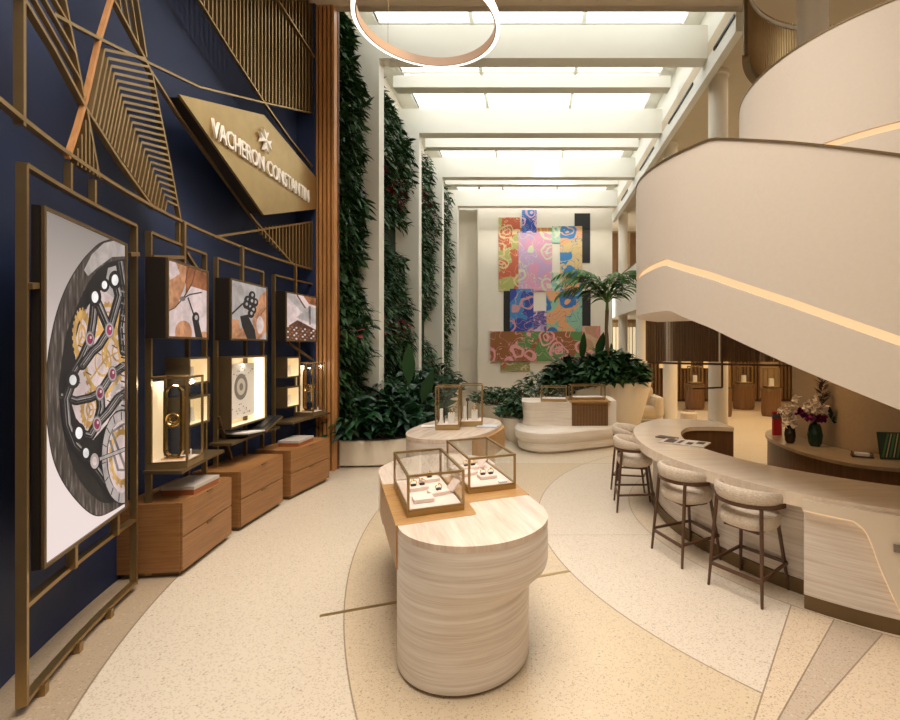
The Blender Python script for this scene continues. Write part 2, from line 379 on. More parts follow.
# back walls
struct(MB().b2(-2.4, 3.57, 20.9, 21.1, 0, 9.6).build('wall_back', CREAM))
struct(MB().b2(-3.95, -2.4, 22.0, 22.2, 0, 9.6).b2(-2.45, -2.4, 21.0, 22.0, 0, 9.6).build('wall_back_left', CREAM))
struct(MB().b2(-3.95, -2.3, 20.9, 22.2, 9.1, 9.3).build('ceiling_recess', CREAMW))
dr = MB()
dr.b2(-3.7, -2.62, 21.95, 22.0, 2.02, 2.07).b2(-2.67, -2.62, 21.95, 22.0, 0, 2.05)
struct(dr.build('door_1', CREAMW))
struct(MB().b2(3.5, 13, 24, 24.2, 0, 8).build('wall_far_right', WARMWALL))
struct(MB().b2(12, 12.2, -5, 24, 0, 8.3).build('wall_right', CREAM))
struct(MB().b2(-6, 13, -5.2, -5, 0, 8.3).build('wall_front', CREAM))  # unseen wall behind the camera, added to keep outside light out
struct(MB().b2(-4.2, -3.70, 8.02, 8.12, 0, 8).build('wall_blue_return', BLUE))
# blue curved wall
A = [Wa(lerp(1.2, 8.1, i / 40), 0, 9.47).xy for i in range(41)]; B = [Wa(lerp(1.2, 8.1, i / 40), 0, 9.6).xy for i in range(41)]
struct(MB().band(A, B, 0, 8).build('wall_blue', BLUE, smooth=True))
struct(MB().b2(-2.5, -2.35, -5, 1.25, 0, 8).build('wall_front_left', CREAM))
struct(MB().b2(-5, -3.72, 8.2, 8.4, 0, 9.6).build('wall_return', CREAM))
# second floor gallery
struct(MB().b2(3.78, 12, 8.6, 24, 3.5, 4.0).b2(5.2, 12, 3.0, 8.6, 3.56, 4.0).build('ceiling_lower', CREAM))
struct(MB().b2(3.70, 3.82, 8.6, 23.9, 3.45, 5.1).build('trim_balcony_guard', CREAM))
struct(MB().b2(3.68, 3.84, 8.6, 23.9, 5.1, 5.13).build('trim_balcony_rail', BRASSD))
struct(MB().b2(4.42, 12, 18.3, 18.5, 0, 3.5).build('wall_boutique', WARMWALL))
pn = MB()
for x0 in (3.9, 5.0, 6.1): pn.b2(x0, x0 + .45, 23.9, 23.98, 4.0, 7.9)
struct(pn.build('trim_brown_panels', WALNUT))
# columns
colY = [6.70, 10.1, 13.6, 17.15, 20.65]
clab = ['round column on the upper landing, thick, top right behind the curved guard', 'tall round cream column, nearest of the row beside the skylight', 'round cream column, second from the camera beside the skylight', 'round cream column, third in the row beside the skylight', 'round cream column, farthest in the row beside the mural']
for i, y in enumerate(colY):
    z0 = 4.0 if i == 0 else 0
    c = MB().rev((4.0, y, 0), [(.2, z0), (.2, 7.9), (.23, 7.93), (.23, 8.0)], 28).build('column', CREAM, smooth=True)
    tag(c, clab[i], 'column', 'round columns beside the skylight')
# ================================================================== STAIR
SCX, SCY, SR = 4.26, 5.35, 3.0
TOP = [(91, 5.22), (140, 4.17), (167.4, 4.14), (180, 4.07), (192.5, 4.0), (205.6, 3.93), (218.5, 3.65), (230.8, 3.37), (325, 1.24)]
LED = [(91, 4.02), (140, 2.95), (167.4, 2.95), (192.5, 2.96), (205.6, 2.72), (218.5, 2.44), (230.8, 2.15), (325, .02)]
BOT = [(91, 3.58), (140, 2.52), (167.4, 2.52), (194, 2.50), (205.6, 2.30), (218.5, 2.01), (230.8, 1.74), (310, .02), (325, .0)]
st = thing('staircase', 'sweeping beige plaster spiral staircase with a warm light line along its side', 'staircase', (SCX, SCY, 0))
TH = [91 + i * (325 - 91) / 156 for i in range(157)]
def sc_pts(r): return [Vector((SCX + r * math.cos(R(t)), SCY + r * math.sin(R(t)))) for t in TH]
zt = [interp(t, TOP) for t in TH]; zl = [interp(t, LED) for t in TH]; zb = [interp(t, BOT) for t in TH]
MB().band(sc_pts(SR), sc_pts(SR - .12), [z + .065 for z in zl], zt).build('guard', STAIRM, st, smooth=True)
MB().band(sc_pts(SR), sc_pts(SR - .30), zb, [max(a, b + .01) for a, b in zip(zl, zb)]).build('stringer', STAIRM, st, smooth=True)
MB().band(sc_pts(SR - .035), sc_pts(SR - .10), zl, [z + .065 for z in zl]).build('light_strip', LEDW, st, smooth=True)
MB().band(sc_pts(SR + .008), sc_pts(SR - .13), zt, [z + .018 for z in zt]).build('handrail', BRASSD, st, smooth=True)
MB().band(sc_pts(SR - .30), sc_pts(1.92), zb, [z + .25 for z in zb]).build('soffit_slab', STAIRM, st, smooth=True)
MB().band(sc_pts(1.92), sc_pts(1.80), zb, [z - .15 for z in zt]).build('inner_guard', STAIRM, st, smooth=True)
trd = MB()
for k in range(18):
    t0 = 200 + k * 6.4
    if t0 > 322: break
    z = interp(t0, LED)
    trd.band([Vector((SCX + r * math.cos(R(t0)), SCY + r * math.sin(R(t0)))) for r in (1.95, 2.85)], [Vector((SCX + r * math.cos(R(t0 + 6.4)), SCY + r * math.sin(R(t0 + 6.4)))) for r in (1.95, 2.85)], z - .17, z)
trd.build('treads', TRAVC, st)
ul = thing('upper_landing', 'curved plaster guard of the upper landing, top right, with a warm light line', 'balcony', (SCX, SCY, 3.56))
a0, a1, kk = 60, 330, 90; UR = 1.74
MB().band(arc((SCX, SCY), UR, a0, a1, kk), arc((SCX, SCY), UR - .1, a0, a1, kk), 4.075, 5.12).build('guard', STAIRM, ul, smooth=True)
MB().band(arc((SCX, SCY), UR, a0, a1, kk), arc((SCX, SCY), UR - .2, a0, a1, kk), 3.56, 4.01).build('skirt', STAIRM, ul, smooth=True)
MB().band(arc((SCX, SCY), UR - .035, a0, a1, kk), arc((SCX, SCY), UR - .09, a0, a1, kk), 4.01, 4.075).build('light_strip', LEDW, ul, smooth=True)
MB().band(arc((SCX, SCY), UR + .006, a0, a1, kk), arc((SCX, SCY), UR - .11, a0, a1, kk), 5.12, 5.136).build('handrail', BRASSD, ul, smooth=True)
MB().prism(arc((SCX, SCY), UR - .2, 0, 354, 60), 3.6, 4.0).build('floor_slab', STAIRM, ul)
# third floor balustrade
bl = thing('balustrade', 'curved bronze balustrade of thin uprights above the upper landing', 'balustrade', (4.6, 5.9, 6.25))
bc, br = (4.62, 5.95), 1.75
MB().band(arc(bc, br + .02, 40, 155, 60), arc(bc, br - .03, 40, 155, 60), 7.3, 7.35).build('handrail', WHITE, bl, smooth=True)
bb = MB()
for p in arc(bc, br, 40, 155, 70): bb.box((p.x, p.y, 6.85), (.022, .022, 1.1), math.atan2(p.y - bc[1], p.x - bc[0]))
bb.build('uprights', BRASS, bl)
p = arc(bc, br, 155, 156, 2)[0]; MB().box((p.x, p.y, 6.85), (.05, .05, 1.15)).build('end_post', BRASSD, bl)
MB().band(arc(bc, br + .04, 40, 155, 60), arc(bc, br - .06, 40, 155, 60), 6.2, 6.3).build('base_rail', BRASSD, bl, smooth=True)
# ================================================================== BLUE WALL METALWORK
def WL(pts, n=6, rad=WR):
    out = []
    for (a, b) in zip(pts, pts[1:]):
        for k in range(n): out.append(Wp(lerp(a[0], b[0], k / n), lerp(a[1], b[1], k / n), rad))
    out.append(Wp(pts[-1][0], pts[-1][1], rad)); return out
wl = thing('metal_wall_lattice', 'bronze lattice of crossing curves and slatted fans over the upper navy wall', 'wall decoration', tuple(Wa(5.5, 3.4)))
def wbar(name, pts, wd=.022, dp=.04, mt=None, off=0, rad=WR, par=None, n=6):
    return MB().sweep(WL(pts, n, rad), min(wd, .026) if name not in ('post', 'blade') else wd, dp, Wn, off=off - dp / 2).build(name, mt or BRASS, par or wl)
def WaL(Y0, Y1, z0, z1, n=24): return [Wa(lerp(Y0, Y1, i / n), lerp(z0, z1, i / n)) for i in range(n + 1)]
MB().sweep(WaL(2.2, 8.17, 3.46, 3.46), .028, .045, Wn, off=-.02).build('rail', BRASS, wl)                     # long level rail
wbar('upper_rail', [(55, 14), (73, 24), (103, 40), (148, 62), (200, 87), (262, 102), (317, 114)], n=4)
wbar('post', [(25, -60), (25, 60), (25, 126)], .03, .045)
wbar('diagonal_bar', [(-12, -60), (26, 0), (56, 50), (88, 110), (120, 160), (155, 209)], .05)
wbar('diagonal_bar', [(50, -60), (66, 0), (85, 98)], .04)
wbar('blade', [(131, -60), (113, 0), (101, 40), (88, 98), (79, 130), (70, 158)], .025, .03, OAKV, .0)
wbar('diagonal_bar', [(92, -60), (115, 0), (145, 57), (153, 75), (168, 150), (181, 219)], .05)
wbar('diagonal_bar', [(118, -60), (138, 0), (147, 57)], .04)
wbar('diagonal_bar', [(148, 65), (180, 116), (225, 178), (255, 220), (295, 266)], .045)
wbar('diagonal_bar', [(168, -60), (200, 0), (232, 52), (264, 101), (290, 138), (317, 172)], .045)
wbar('diagonal_bar', [(240, -60), (276, 0), (317, 64)], .035, .04, off=.04)
wbar('diagonal_bar', [(215, 237), (266, 229), (317, 221)], .05)
wbar('fan_edge', [(88, 112), (94, 145), (100, 178)], .03)
for a, b in (((72, 163), (72, 191)), ((96, 180), (96, 204)), ((180, 223), (180, 243))): wbar('stub', [a, b], .035)
MB().sweep([Wa(8.16, 3.0), Wa(8.16, 8.0)], .05, .06, Wn).build('corner_post', BRASS, wl)
# slatted fans (each fan one part)
def pip(x, poly, horizontal=False):
    ys = []
    for (x0, y0), (x1, y1) in zip(poly, poly[1:] + poly[:1]):
        if (x0 - x) * (x1 - x) <= 0 and x0 != x1: ys.append(y0 + (y1 - y0) * (x - x0) / (x1 - x0))
    return (min(ys), max(ys)) if len(ys) > 1 else None
def vfan(poly, Ystep, wd=.028, dp=.05, off=0):
    mb = MB(); x0 = min(p[0] for p in poly); x1 = max(p[0] for p in poly)
    Y = Wp(x0, 0).y + Ystep; Ye = Wp(x1, 0).y
    while Y < Ye:
        q = Wa(Y, 0); x = CXP + FPX * q.x / q.y; r = pip(x, poly)
        if r and r[1] - r[0] > 1:
            a = Wa(Y, min(EYE - (r[0] - CYP) / FPX * Y, 7.99)); b = Wa(Y, EYE - (r[1] - CYP) / FPX * Y); mb.sweep([a, b], wd, dp, Wn, off=off)
        Y += Ystep
    return mb
vfan([(168, -60), (317, -60), (317, 114), (264, 101), (200, 0)], .088, .022, .045, -.02).build('vertical_slats', BRASS, wl)
vfan([(255, 228), (317, 221), (317, 271), (295, 266)], .088, .022, .045, -.02).build('lower_slats', BRASS, wl)
vfan([(88, 113), (100, 178), (74, 163)], .05, .018, .04, -.02).build('small_fan', BRASS, wl)
# nested slats in the near leaf shapes
def hatch(A0, A1, B0, B1, n, wd=.022, dp=.05):
    mb = MB()
    for i in range(n):
        t = (i + .5) / n
        a = (lerp(A0[0], A1[0], t), lerp(A0[1], A1[1], t)); b = (lerp(B0[0], B1[0], t), lerp(B0[1], B1[1], t)); mb.sweep(WL([a, b], 4), wd, dp, Wn)
    return mb
mb = MB()
for q in (36, 46, 56): ye = (66 - q) / .369; mb.sweep(WL([(q - 34, -60), (q, 0), (q + .567 * ye, ye)], 4), .020, .028, Wn, off=-.014)
mb.build('leaf_slats', BRASS, wl)
mb = MB()
for q in (120, 126, 132): ye = (q - 115) / .366; mb.sweep(WL([(q - 9.6, -60), (q, 0), (q + .16 * ye, ye)], 4), .018, .028, Wn, off=-.014)
mb.build('leaf_slats', BRASS, wl)
mb = MB()            # chevrons: short right arms and long left arms meeting on a ridge
rid = [(49.5, 105), (77, 116), (102, 124), (126, 134), (155, 148), (207, 170)]; NC = 23
for i in range(NC):
    t = i / NC; ay = 49.5 + (207 - 49.5) * (t ** .93); ax = interp(ay, rid); ry = ay + lerp(9, 5, t)
    rx = interp(ry, [(57, 146), (75, 152), (150, 168), (219, 181)]); ly = min((ax + .2 * ay - 12.2) / .89, 211); lx = ax - .2 * (ly - ay)
    mb.sweep(WL([(rx, ry), (ax, ay)], 3), .020, .028, Wn, off=-.014); mb.sweep(WL([(ax, ay), (lx, ly)], 3), .020, .028, Wn, off=-.014)
mb.build('chevron_slats', BRASS, wl)
# the diamond sign
sp0 = Wp(179.5, 94.5, 9.14); sp1 = Wp(316.6, 178, 9.14)
def plane_hit(px, py, a, b, off=0):
    a2, b2 = a.xy, b.xy; d = (b2 - a2).normalized(); nn = Vector((d.y, -d.x))
    if nn.x < 0: nn = -nn
    q = a2 + nn * off; r = Vector(((px - CXP) / FPX, 1.0)); Y = q.dot(nn) / r.dot(nn); return Vector((r.x * Y, Y, EYE - (py - CYP) / FPX * Y))
def plane_n(a, b):
    d = (b.xy - a.xy).normalized(); nn = Vector((d.y, -d.x, 0)); return nn if nn.x > 0 else -nn
sign = thing('wall_sign', 'bronze diamond sign with raised white brand name and cross on the navy wall', 'sign', tuple((sp0 + sp1) / 2))
sn = plane_n(sp0, sp1)
cs = [plane_hit(x, y, sp0, sp1) for x, y in ((179.5, 94.5), (264, 115), (316.6, 178), (316.6, 209), (264, 215))]
MB().loft([[c - sn * .03 for c in cs], cs]).build('plate', BRASSP, sign)
cm = sum(cs, Vector()) / 5
MB().loft([[cm + (c - cm) * .97 - sn * .19 for c in cs], [cm + (c - cm) * .97 - sn * .031 for c in cs]]).build('shadow_box', DARK, sign)  # dark box standing in for the plate's shadow on the wall
def flat_text(body, parent, name, org, ux, uy, nn, width, height, depth, mt):
    cu = bpy.data.curves.new(name, 'FONT'); cu.body = body; cu.size = 1; cu.extrude = .5; cu.resolution_u = 3; cu.offset = .004
    to = bpy.data.objects.new(name, cu); COL.objects.link(to); bpy.context.view_layer.update()
    me = bpy.data.meshes.new_from_object(to.evaluated_get(bpy.context.evaluated_depsgraph_get())); bpy.data.objects.remove(to)
    xs = [v.co.x for v in me.vertices]; ys = [v.co.y for v in me.vertices]; x0, x1, y0, y1 = min(xs), max(xs), min(ys), max(ys)
    for v in me.vertices:
        c = v.co.copy(); v.co = org + ux * ((c.x - x0) / (x1 - x0) * width) + uy * ((c.y - y0) / (y1 - y0) * height) + nn * ((c.z + .5) * depth)
    me.materials.clear(); me.materials.append(mt); o = bpy.data.objects.new(name, me); COL.objects.link(o)
    if parent is not None:
        o.parent = parent
        if parent.type == 'EMPTY': o.location = -Vector(parent.location)
    return o
ux = (sp1 - sp0); ux.z = 0; ux.normalize(); UZ = Vector((0, 0, 1))
t0 = plane_hit(211, 136, sp0, sp1, .012); t1 = plane_hit(308, 193, sp0, sp1, .012)
flat_text('VACHERON CONSTANTIN', sign, 'lettering', Vector((t0.x, t0.y, t0.z)), ux, UZ, sn, (t1.xy - t0.xy).length, .205, .022, WHITE)
cc = plane_hit(264, 141, sp0, sp1, .012); mb = MB()
for k in range(4):
    an = math.pi / 2 * k
    def q(r, a_): return cc + ux * (r * math.cos(a_)) + UZ * (r * math.sin(a_))
    ring = [q(.018, an - .3), q(.155, an - .42), q(.105, an), q(.155, an + .42), q(.018, an + .3)]
    mb.loft([ring, [v + sn * .035 for v in ring]])
mb.ball(cc + sn * .02, .028); mb.build('cross_emblem', WHITE, sign)
# ------------------------------------------------------------------ display frames standing off the wall
FT = 3.21
def wframe(name, label, Y0, Y1, zb_, zt_, extra=None):
    t = thing(name, label, 'display frame', tuple(Wa((Y0 + Y1) / 2, 0)), group='bronze display frames on the navy wall')
    for Y in (Y0, Y1): MB().sweep([Wa(Y, zb_), Wa(Y, zt_)], .026, .05, Wn, off=-.025).build('upright', BRASS, t)
    MB().sweep(WaL(Y0, Y1, zt_, zt_, 8), .026, .05, Wn, off=-.025).build('top_bar', BRASS, t)
    return t
f1 = wframe('wall_display', 'tall bronze frame around the large watch screen, nearest the camera', 2.75, 4.14, .05, FT)
MB().sweep(WaL(2.75, 4.14, .07, .07, 8), .026, .05, Wn, off=-.025).build('bottom_bar', BRASS, f1)
MB().sweep(WaL(2.75, 4.14, .62, .62, 8), .028, .05, Wn, off=-.03).build('cross_bar', BRASS, f1)
for Y in (3.23, 3.80): MB().sweep([Wa(Y, .62), Wa(Y, .95)], .035, .05, Wn).build('stub', BRASS, f1)
for Y in (2.9, 3.3, 3.72): MB().sweep([Wa(Y, 0), Wa(Y, .07)], .05, .04, Wn).build('foot', BRASS, f1)
MB().sweep([Wa(2.75, 2.5), Wa(3.08, 2.56)], .035, .04, Wn).sweep([Wa(4.0, 2.93), Wa(4.14, 2.96)], .035, .04, Wn).build('bracket', BRASS, f1)
f2 = wframe('wall_display', 'bronze frame holding the nearest small screen and glass showcase', 4.38, 5.42, .02, FT)
f3 = wframe('wall_display', 'bronze frame holding the middle small screen and open book', 5.66, 6.73, .02, FT)
f4 = wframe('wall_display', 'bronze frame holding the farthest small screen beside the wood slats', 7.02, 8.10, .02, FT)
for t, Y in ((f2, 4.95), (f3, 6.2), (f4, 7.55)):
    MB().sweep([Wa(Y, FT), Wa(Y, 2.9)], .035, .04, Wn).sweep([Wa(Y, 3.21), Wa(Y, 3.46)], .035, .04, Wn).build('hanger', BRASS, t)
    MB().sweep([Wa(Y + .08, 2.25), Wa(Y + .08, .65)], .035, .04, Wn).build('middle_bar', BRASSD, t)
MB().sweep([Wa(4.38, 2.98), Wa(4.93, 3.08)], .035, .04, Wn).sweep([Wa(5.0, 3.14), Wa(5.38, 2.88)], .03, .04, Wn).build('brace', BRASS, f2)
MB().sweep([Wa(5.66, 1.3), Wa(5.95, .72)], .03, .04, Wn).build('brace', BRASSD, f3)
MB().sweep([Wa(7.35, 2.2), Wa(8.05, 1.9)], .03, .04, Wn).build('brace', BRASSD, f4)
# ------------------------------------------------------------------ screens
def em(name, c, s=1.0):
    m = mat('screen_' + name, (.01, .01, .01), .4, emit=c, es=s * .92); m.node_tree.nodes['Principled BSDF'].inputs['Specular IOR Level'].default_value = .05
    if max(c) > .1:
        n = N(m); f = n.noise(n.coord(), 5, 3, .6, .5); n.l(n.ramp(f, [(.35, tuple(q * (.74 if c[2] > .25 else .45) for q in c)), (.62, tuple(min(1, q * 1.12) for q in c))]), n.b.inputs['Emission Color'])
    return m
S_BG = em('pale_pink', (.74, .57, .53), .9); S_GREY = em('grey', (.42, .37, .34)); S_DARK = em('charcoal', (.028, .024, .022)); S_MID = em('steel', (.22, .19, .175))
S_GOLD = em('gold', (.62, .36, .12)); S_WHITE = em('white', (.86, .82, .80)); S_RUBY = em('ruby', (.30, .045, .10)); S_SKIN = em('skin', (.60, .28, .14)); S_SKIN2 = em('skin_shade', (.33, .12, .05)); S_BROWN = em('brown', (.13, .06, .035)); S_LITE = em('light_steel', (.42, .36, .33))
PAL = [S_BG, S_GREY, S_DARK, S_MID, S_GOLD, S_WHITE, S_RUBY, S_SKIN, S_SKIN2, S_BROWN, S_LITE]
def m_brushed():
    m = mat('screen_brushed_ring', (.02, .02, .02), .4); n = N(m)
    f = n.noise(n.coord((14, 14, 2)), 3, 5); n.l(n.ramp(f, [(.3, (.025, .02, .016)), (.55, (.075, .058, .048)), (.75, (.26, .20, .17))]), n.b.inputs['Emission Color']); n.b.inputs['Emission Strength'].default_value = 1; n.b.inputs['Specular IOR Level'].default_value = .05; return m
def m_vgrad():
    m = mat('screen_backdrop', (.02, .02, .02), .4); n = N(m)
    g = n.n('ShaderNodeNewGeometry'); s = n.n('ShaderNodeSeparateXYZ'); n.l(g.outputs['Position'], s.inputs[0])
    f = n.math('MULTIPLY', n.math('SUBTRACT', 3.0, s.outputs[2]), .55); n.l(n.ramp(f, [(0, (.27, .235, .21)), (.3, (.5, .42, .385)), (.6, (.82, .69, .655)), (1, (.88, .74, .70))]), n.b.inputs['Emission Color']); n.b.inputs['Emission Strength'].default_value = .85; n.b.inputs['Specular IOR Level'].default_value = .05; return m
PAL += [m_brushed(), m_vgrad()]
class Pic:
    """flat picture drawn on a vertical screen plane; shapes traced as photo pixels on that plane, clipped to the screen"""
    def __init__(s, a, b, off, poly): s.a, s.b, s.off, s.k, s.mb = a, b, off, 0, MB(); s.clip = poly; s.nn = plane_n(a, b)
    def cl(s, pts):
        out = list(pts); cp = s.clip
        for i in range(len(cp)):
            (x0, y0), (x1, y1) = cp[i], cp[(i + 1) % len(cp)]; inp = out; out = []
            ins = lambda p: (x1 - x0) * (p[1] - y0) - (y1 - y0) * (p[0] - x0) >= -1e-6
            for j in range(len(inp)):
                p, q = inp[j], inp[(j + 1) % len(inp)]; ip, iq = ins(p), ins(q)
                if ip: out.append(p)
                if ip != iq:
                    dp = (x1 - x0) * (p[1] - y0) - (y1 - y0) * (p[0] - x0); dq = (x1 - x0) * (q[1] - y0) - (y1 - y0) * (q[0] - x0); t = dp / (dp - dq)
                    out.append((lerp(p[0], q[0], t), lerp(p[1], q[1], t)))
            if len(out) < 3: return []
        return out
    def poly(s, pts, m):
        s.k += 1; pts = s.cl(pts)
        if pts: s.mb.add([plane_hit(x, y, s.a, s.b, s.off + .0012 + s.k * .00012) for x, y in pts], [tuple(range(len(pts)))], m)
    def disc(s, x, y, rx, ry, m, n=20): s.poly([(x + rx * math.cos(6.2832 * i / n), y + ry * math.sin(6.2832 * i / n)) for i in range(n)], m)
    def ring(s, x, y, rx, ry, w_, m, a0=0, a1=360, n=36, teeth=False):
        s.k += 1
        for i in range(n):
            t0_, t1_ = R(lerp(a0, a1, i / n)), R(lerp(a0, a1, (i + 1) / n)); e = 1.1 if teeth and i % 2 else 1; q = 1 - w_ / rx
            s.k -= 1; s.poly([(x + rx * e * math.cos(t0_), y + ry * e * math.sin(t0_)), (x + rx * e * math.cos(t1_), y + ry * e * math.sin(t1_)), (x + rx * q * math.cos(t1_), y + ry * q * math.sin(t1_)), (x + rx * q * math.cos(t0_), y + ry * q * math.sin(t0_))], m)
    def line(s, pts, w_, m):
        s.k += 1
        for (x0, y0), (x1, y1) in zip(pts, pts[1:]):
            dx, dy = x1 - x0, y1 - y0; L = math.hypot(dx, dy) or 1; nx, ny = -dy / L * w_ / 2, dx / L * w_ / 2
            s.k -= 1; s.poly([(x0 + nx, y0 + ny), (x1 + nx, y1 + ny), (x1 - nx, y1 - ny), (x0 - nx, y0 - ny)], m)
            s.k -= 1; s.disc(x1, y1, w_ / 2, w_ / 2, m, 10)
EO = .0
def screen(name, label, x0, x1, zlo, zhi, prot, group):
    """lightbox on the wall arc: x0,x1 photo columns of the front face; prot = distance the front stands from the frame line"""
    a = Wp(x0, 0, WR - prot); b = Wp(x1, 0, WR - prot); a.z = b.z = 0; nn = plane_n(a, b); d = (b - a).normalized()
    t = thing(name, label, 'screen', tuple(a.lerp(b, .5) + Vector((0, 0, zlo))), group=group)
    back = .17 if prot > .1 else .05
    def B(u0, u1, z0, z1, n0, n1): 
        A_, B_ = a + d * u0, a + d * u1
        return [[A_ + nn * n0 + UZ * z0, B_ + nn * n0 + UZ * z0, B_ + nn * n0 + UZ * z1, A_ + nn * n0 + UZ * z1], [A_ + nn * n1 + UZ * z0, B_ + nn * n1 + UZ * z0, B_ + nn * n1 + UZ * z1, A_ + nn * n1 + UZ * z1]]
    L = (b - a).length; fr = .022
    MB().loft(B(0, L, zlo, zhi, -back, -.004)).build('case', DARK, t)
    m_ = MB()
    for q in ((0, fr, zlo, zhi), (L - fr, L, zlo, zhi), (fr, L - fr, zlo, zlo + fr), (fr, L - fr, zhi - fr, zhi)): m_.loft(B(q[0], q[1], q[2], q[3], -.01, .012))
    m_.build('bezel', BRASSD, t)
    def px(p): return (CXP + FPX * p.x / p.y, CYP - FPX * (p.z - EYE) / p.y)
    A_, B_ = a + d * fr, b - d * fr
    corners = [px(A_ + UZ * (zhi - fr)), px(B_ + UZ * (zhi - fr)), px(B_ + UZ * (zlo + fr)), px(A_ + UZ * (zlo + fr))]
    return t, Pic(a, b, 0.0, corners), corners
t, pc, cr = screen('watch_screen', 'large upright lit screen showing a skeleton watch movement close up', 42, 126, .80, 3.0, .03, None)
pc.poly(cr, 12)
outer = [(130, 236), (104, 242), (92, 251), (80, 265), (67.5, 286), (57.5, 312), (51, 340), (47.5, 365), (46.5, 392), (47, 417), (52, 452), (60, 475), (72, 494), (87, 510), (99, 515.6), (112, 511), (130, 500)]
inn = [(130, 258), (124, 259), (105, 264), (90, 280), (77.5, 305), (67.5, 330), (62.5, 355), (59.5, 380), (59.5, 395), (61.7, 423), (69.6, 457), (80, 481), (96, 499), (110, 503), (130, 495)]
outerS = [tuple(v) for v in spline(outer, 4)]; innS = [tuple(v) for v in spline(inn, 4)]
pc.poly([(x - .8, y - .8 if y < 380 else y + .8) for x, y in outerS], 2); pc.poly(outerS, 11)
mid = [(130, 248), (118, 247.5), (106, 250), (97, 257), (104, 262), (118, 257), (130, 255)]
pc.poly([(104, 243), (126, 238), (130, 256), (112, 257), (97, 268), (88, 276), (84, 270), (92, 254)], 10)
pc.poly(innS, 2)
pc.poly([(128, 262), (112, 268), (101, 290), (88, 306), (79, 326), (74, 346), (76, 362), (70, 392), (72, 405), (76, 418), (84, 428), (93, 440), (106, 425), (128, 404)], 0)
pc.poly([(108, 268), (128, 262), (128, 300), (116, 300), (104, 290)], 1)
for gx, gy, rx, ry, m_ in ((82, 336, 9, 26, 4), (108, 318, 12, 15, 4), (103, 362, 19, 33, 4), (118, 352, 14, 22, 4), (90, 410, 9, 18, 4), (119, 398, 8, 14, 10)):
    pc.ring(gx, gy, rx, ry, 3.2, m_, teeth=True, n=44); pc.ring(gx, gy, rx * .45, ry * .45, 1.4, m_)
    for k in range(3): a_ = 2.1 * k + gx; pc.line([(gx, gy), (gx + rx * .9 * math.cos(a_), gy + ry * .9 * math.sin(a_))], 1.6, m_)
for x, y in ((75, 380), (78, 345), (86, 372), (96, 352), (112, 345), (117, 372), (107, 400)): pc.line([(x, y), (x + 5, y + 3)], 1.0, 2)
for L_ in ([(120, 262), (126, 300), (122, 330), (124, 352)], [(115, 280), (119, 296), (110, 328)], [(95, 297), (93, 320), (90, 340), (82, 358), (70, 378)], [(95, 297), (104, 318), (109, 330)], [(109, 330), (99, 346), (92, 352), (82, 366)],
           [(60, 396), (76, 401), (90, 398), (100, 393)], [(100, 393), (112, 374), (124, 366)], [(100, 393), (101, 408), (97, 424), (90, 436), (79, 433)], [(73, 380), (66, 400), (68, 425), (76, 445), (86, 455), (100, 474), (108, 486)], [(97, 424), (108, 412), (118, 398), (127, 392)]):
    pc.line(L_, 9, 2); pc.line([(x + .6, y - .6) for x, y in L_], 4.6, 3); pc.line([(x + .3, y) for x, y in L_], 2.6, 2); pc.line([(x + 1.2, y - 1.0) for x, y in L_], .8, 10)
for k in range(22):
    y = 285 + k * 6; pc.line([(121, y), (126, y + 1.5)], 1.6, 3 if k % 2 else 2)
for x, y, rx, ry in ((115, 280, 3.4, 5.6), (104.5, 285, 2.7, 4.2), (95, 297, 3.4, 5.8), (73, 380, 3.6, 5.2), (79, 433, 3.6, 6.0), (86, 453, 3.0, 5.0)):
    pc.disc(x, y, rx * 1.9, ry * 1.7, 2); pc.disc(x, y, rx, ry, 5)
for x, y in ((90, 339), (109.5, 330), (112.5, 374), (100, 393), (97, 424)):
    pc.disc(x, y, 4.6, 8.2, 3); pc.disc(x, y, 3.8, 6.8, 10); pc.disc(x, y, 2.9, 5.2, 6); pc.disc(x + .8, y - 1.5, 1.0, 1.6, 0)
pc.disc(122, 457, 21, 48, 2); pc.ring(122, 457, 20, 46, 4.5, 10); pc.disc(122, 457, 14.5, 36, 0); pc.ring(122, 457, 12, 28, 2.4, 4, teeth=True)
for k in range(10): a_ = .9 + k * .42; pc.line([(122 + 16 * math.cos(a_), 457 + 37 * math.sin(a_)), (122 + 19.5 * math.cos(a_), 457 + 45 * math.sin(a_))], .9, 2)
pc.line([(110, 440), (118, 470), (126, 470), (112, 432), (124, 424)], 2.4, 3)
pc.line([(95, 461), (128, 448)], 4.4, 2); pc.line([(95, 461), (128, 448)], 3.0, 10); pc.disc(94.6, 461, 5.4, 9.4, 2); pc.disc(94.6, 461, 4.3, 7.8, 10); pc.disc(94.6, 461, 2.4, 4.4, 0)
pc.mb.build('picture', PAL, t)
g3 = 'small watchmaking screens in the bronze frames'
def z3(x, y): return (130 + x / 4.0, 220 + y / 4.0)
t, pc, cr = screen('craft_screen', 'lit screen of a watchmaker with loupe and tweezers, nearest small screen', 166.5, 207.5, 2.22, 2.97, .15, g3)
pc.poly(cr, 0); pc.poly([z3(*q) for q in ((148, 150), (240, 180), (225, 250), (190, 340), (150, 365))], 7); pc.poly([z3(*q) for q in ((148, 150), (180, 160), (200, 215), (160, 240))], 0)
pc.poly([z3(*q) for q in ((225, 185), (310, 200), (310, 285), (245, 265), (222, 300))], 8); pc.line([z3(*q) for q in ((262, 195), (250, 250), (215, 310), (180, 350), (150, 366))], 1.2, 9); pc.line([z3(*q) for q in ((235, 180), (222, 250))], .9, 9)
pc.line([z3(*q) for q in ((200, 320), (240, 298), (285, 290))], 1.3, 2); pc.disc(*z3(210, 315), 3, 2.4, 3)
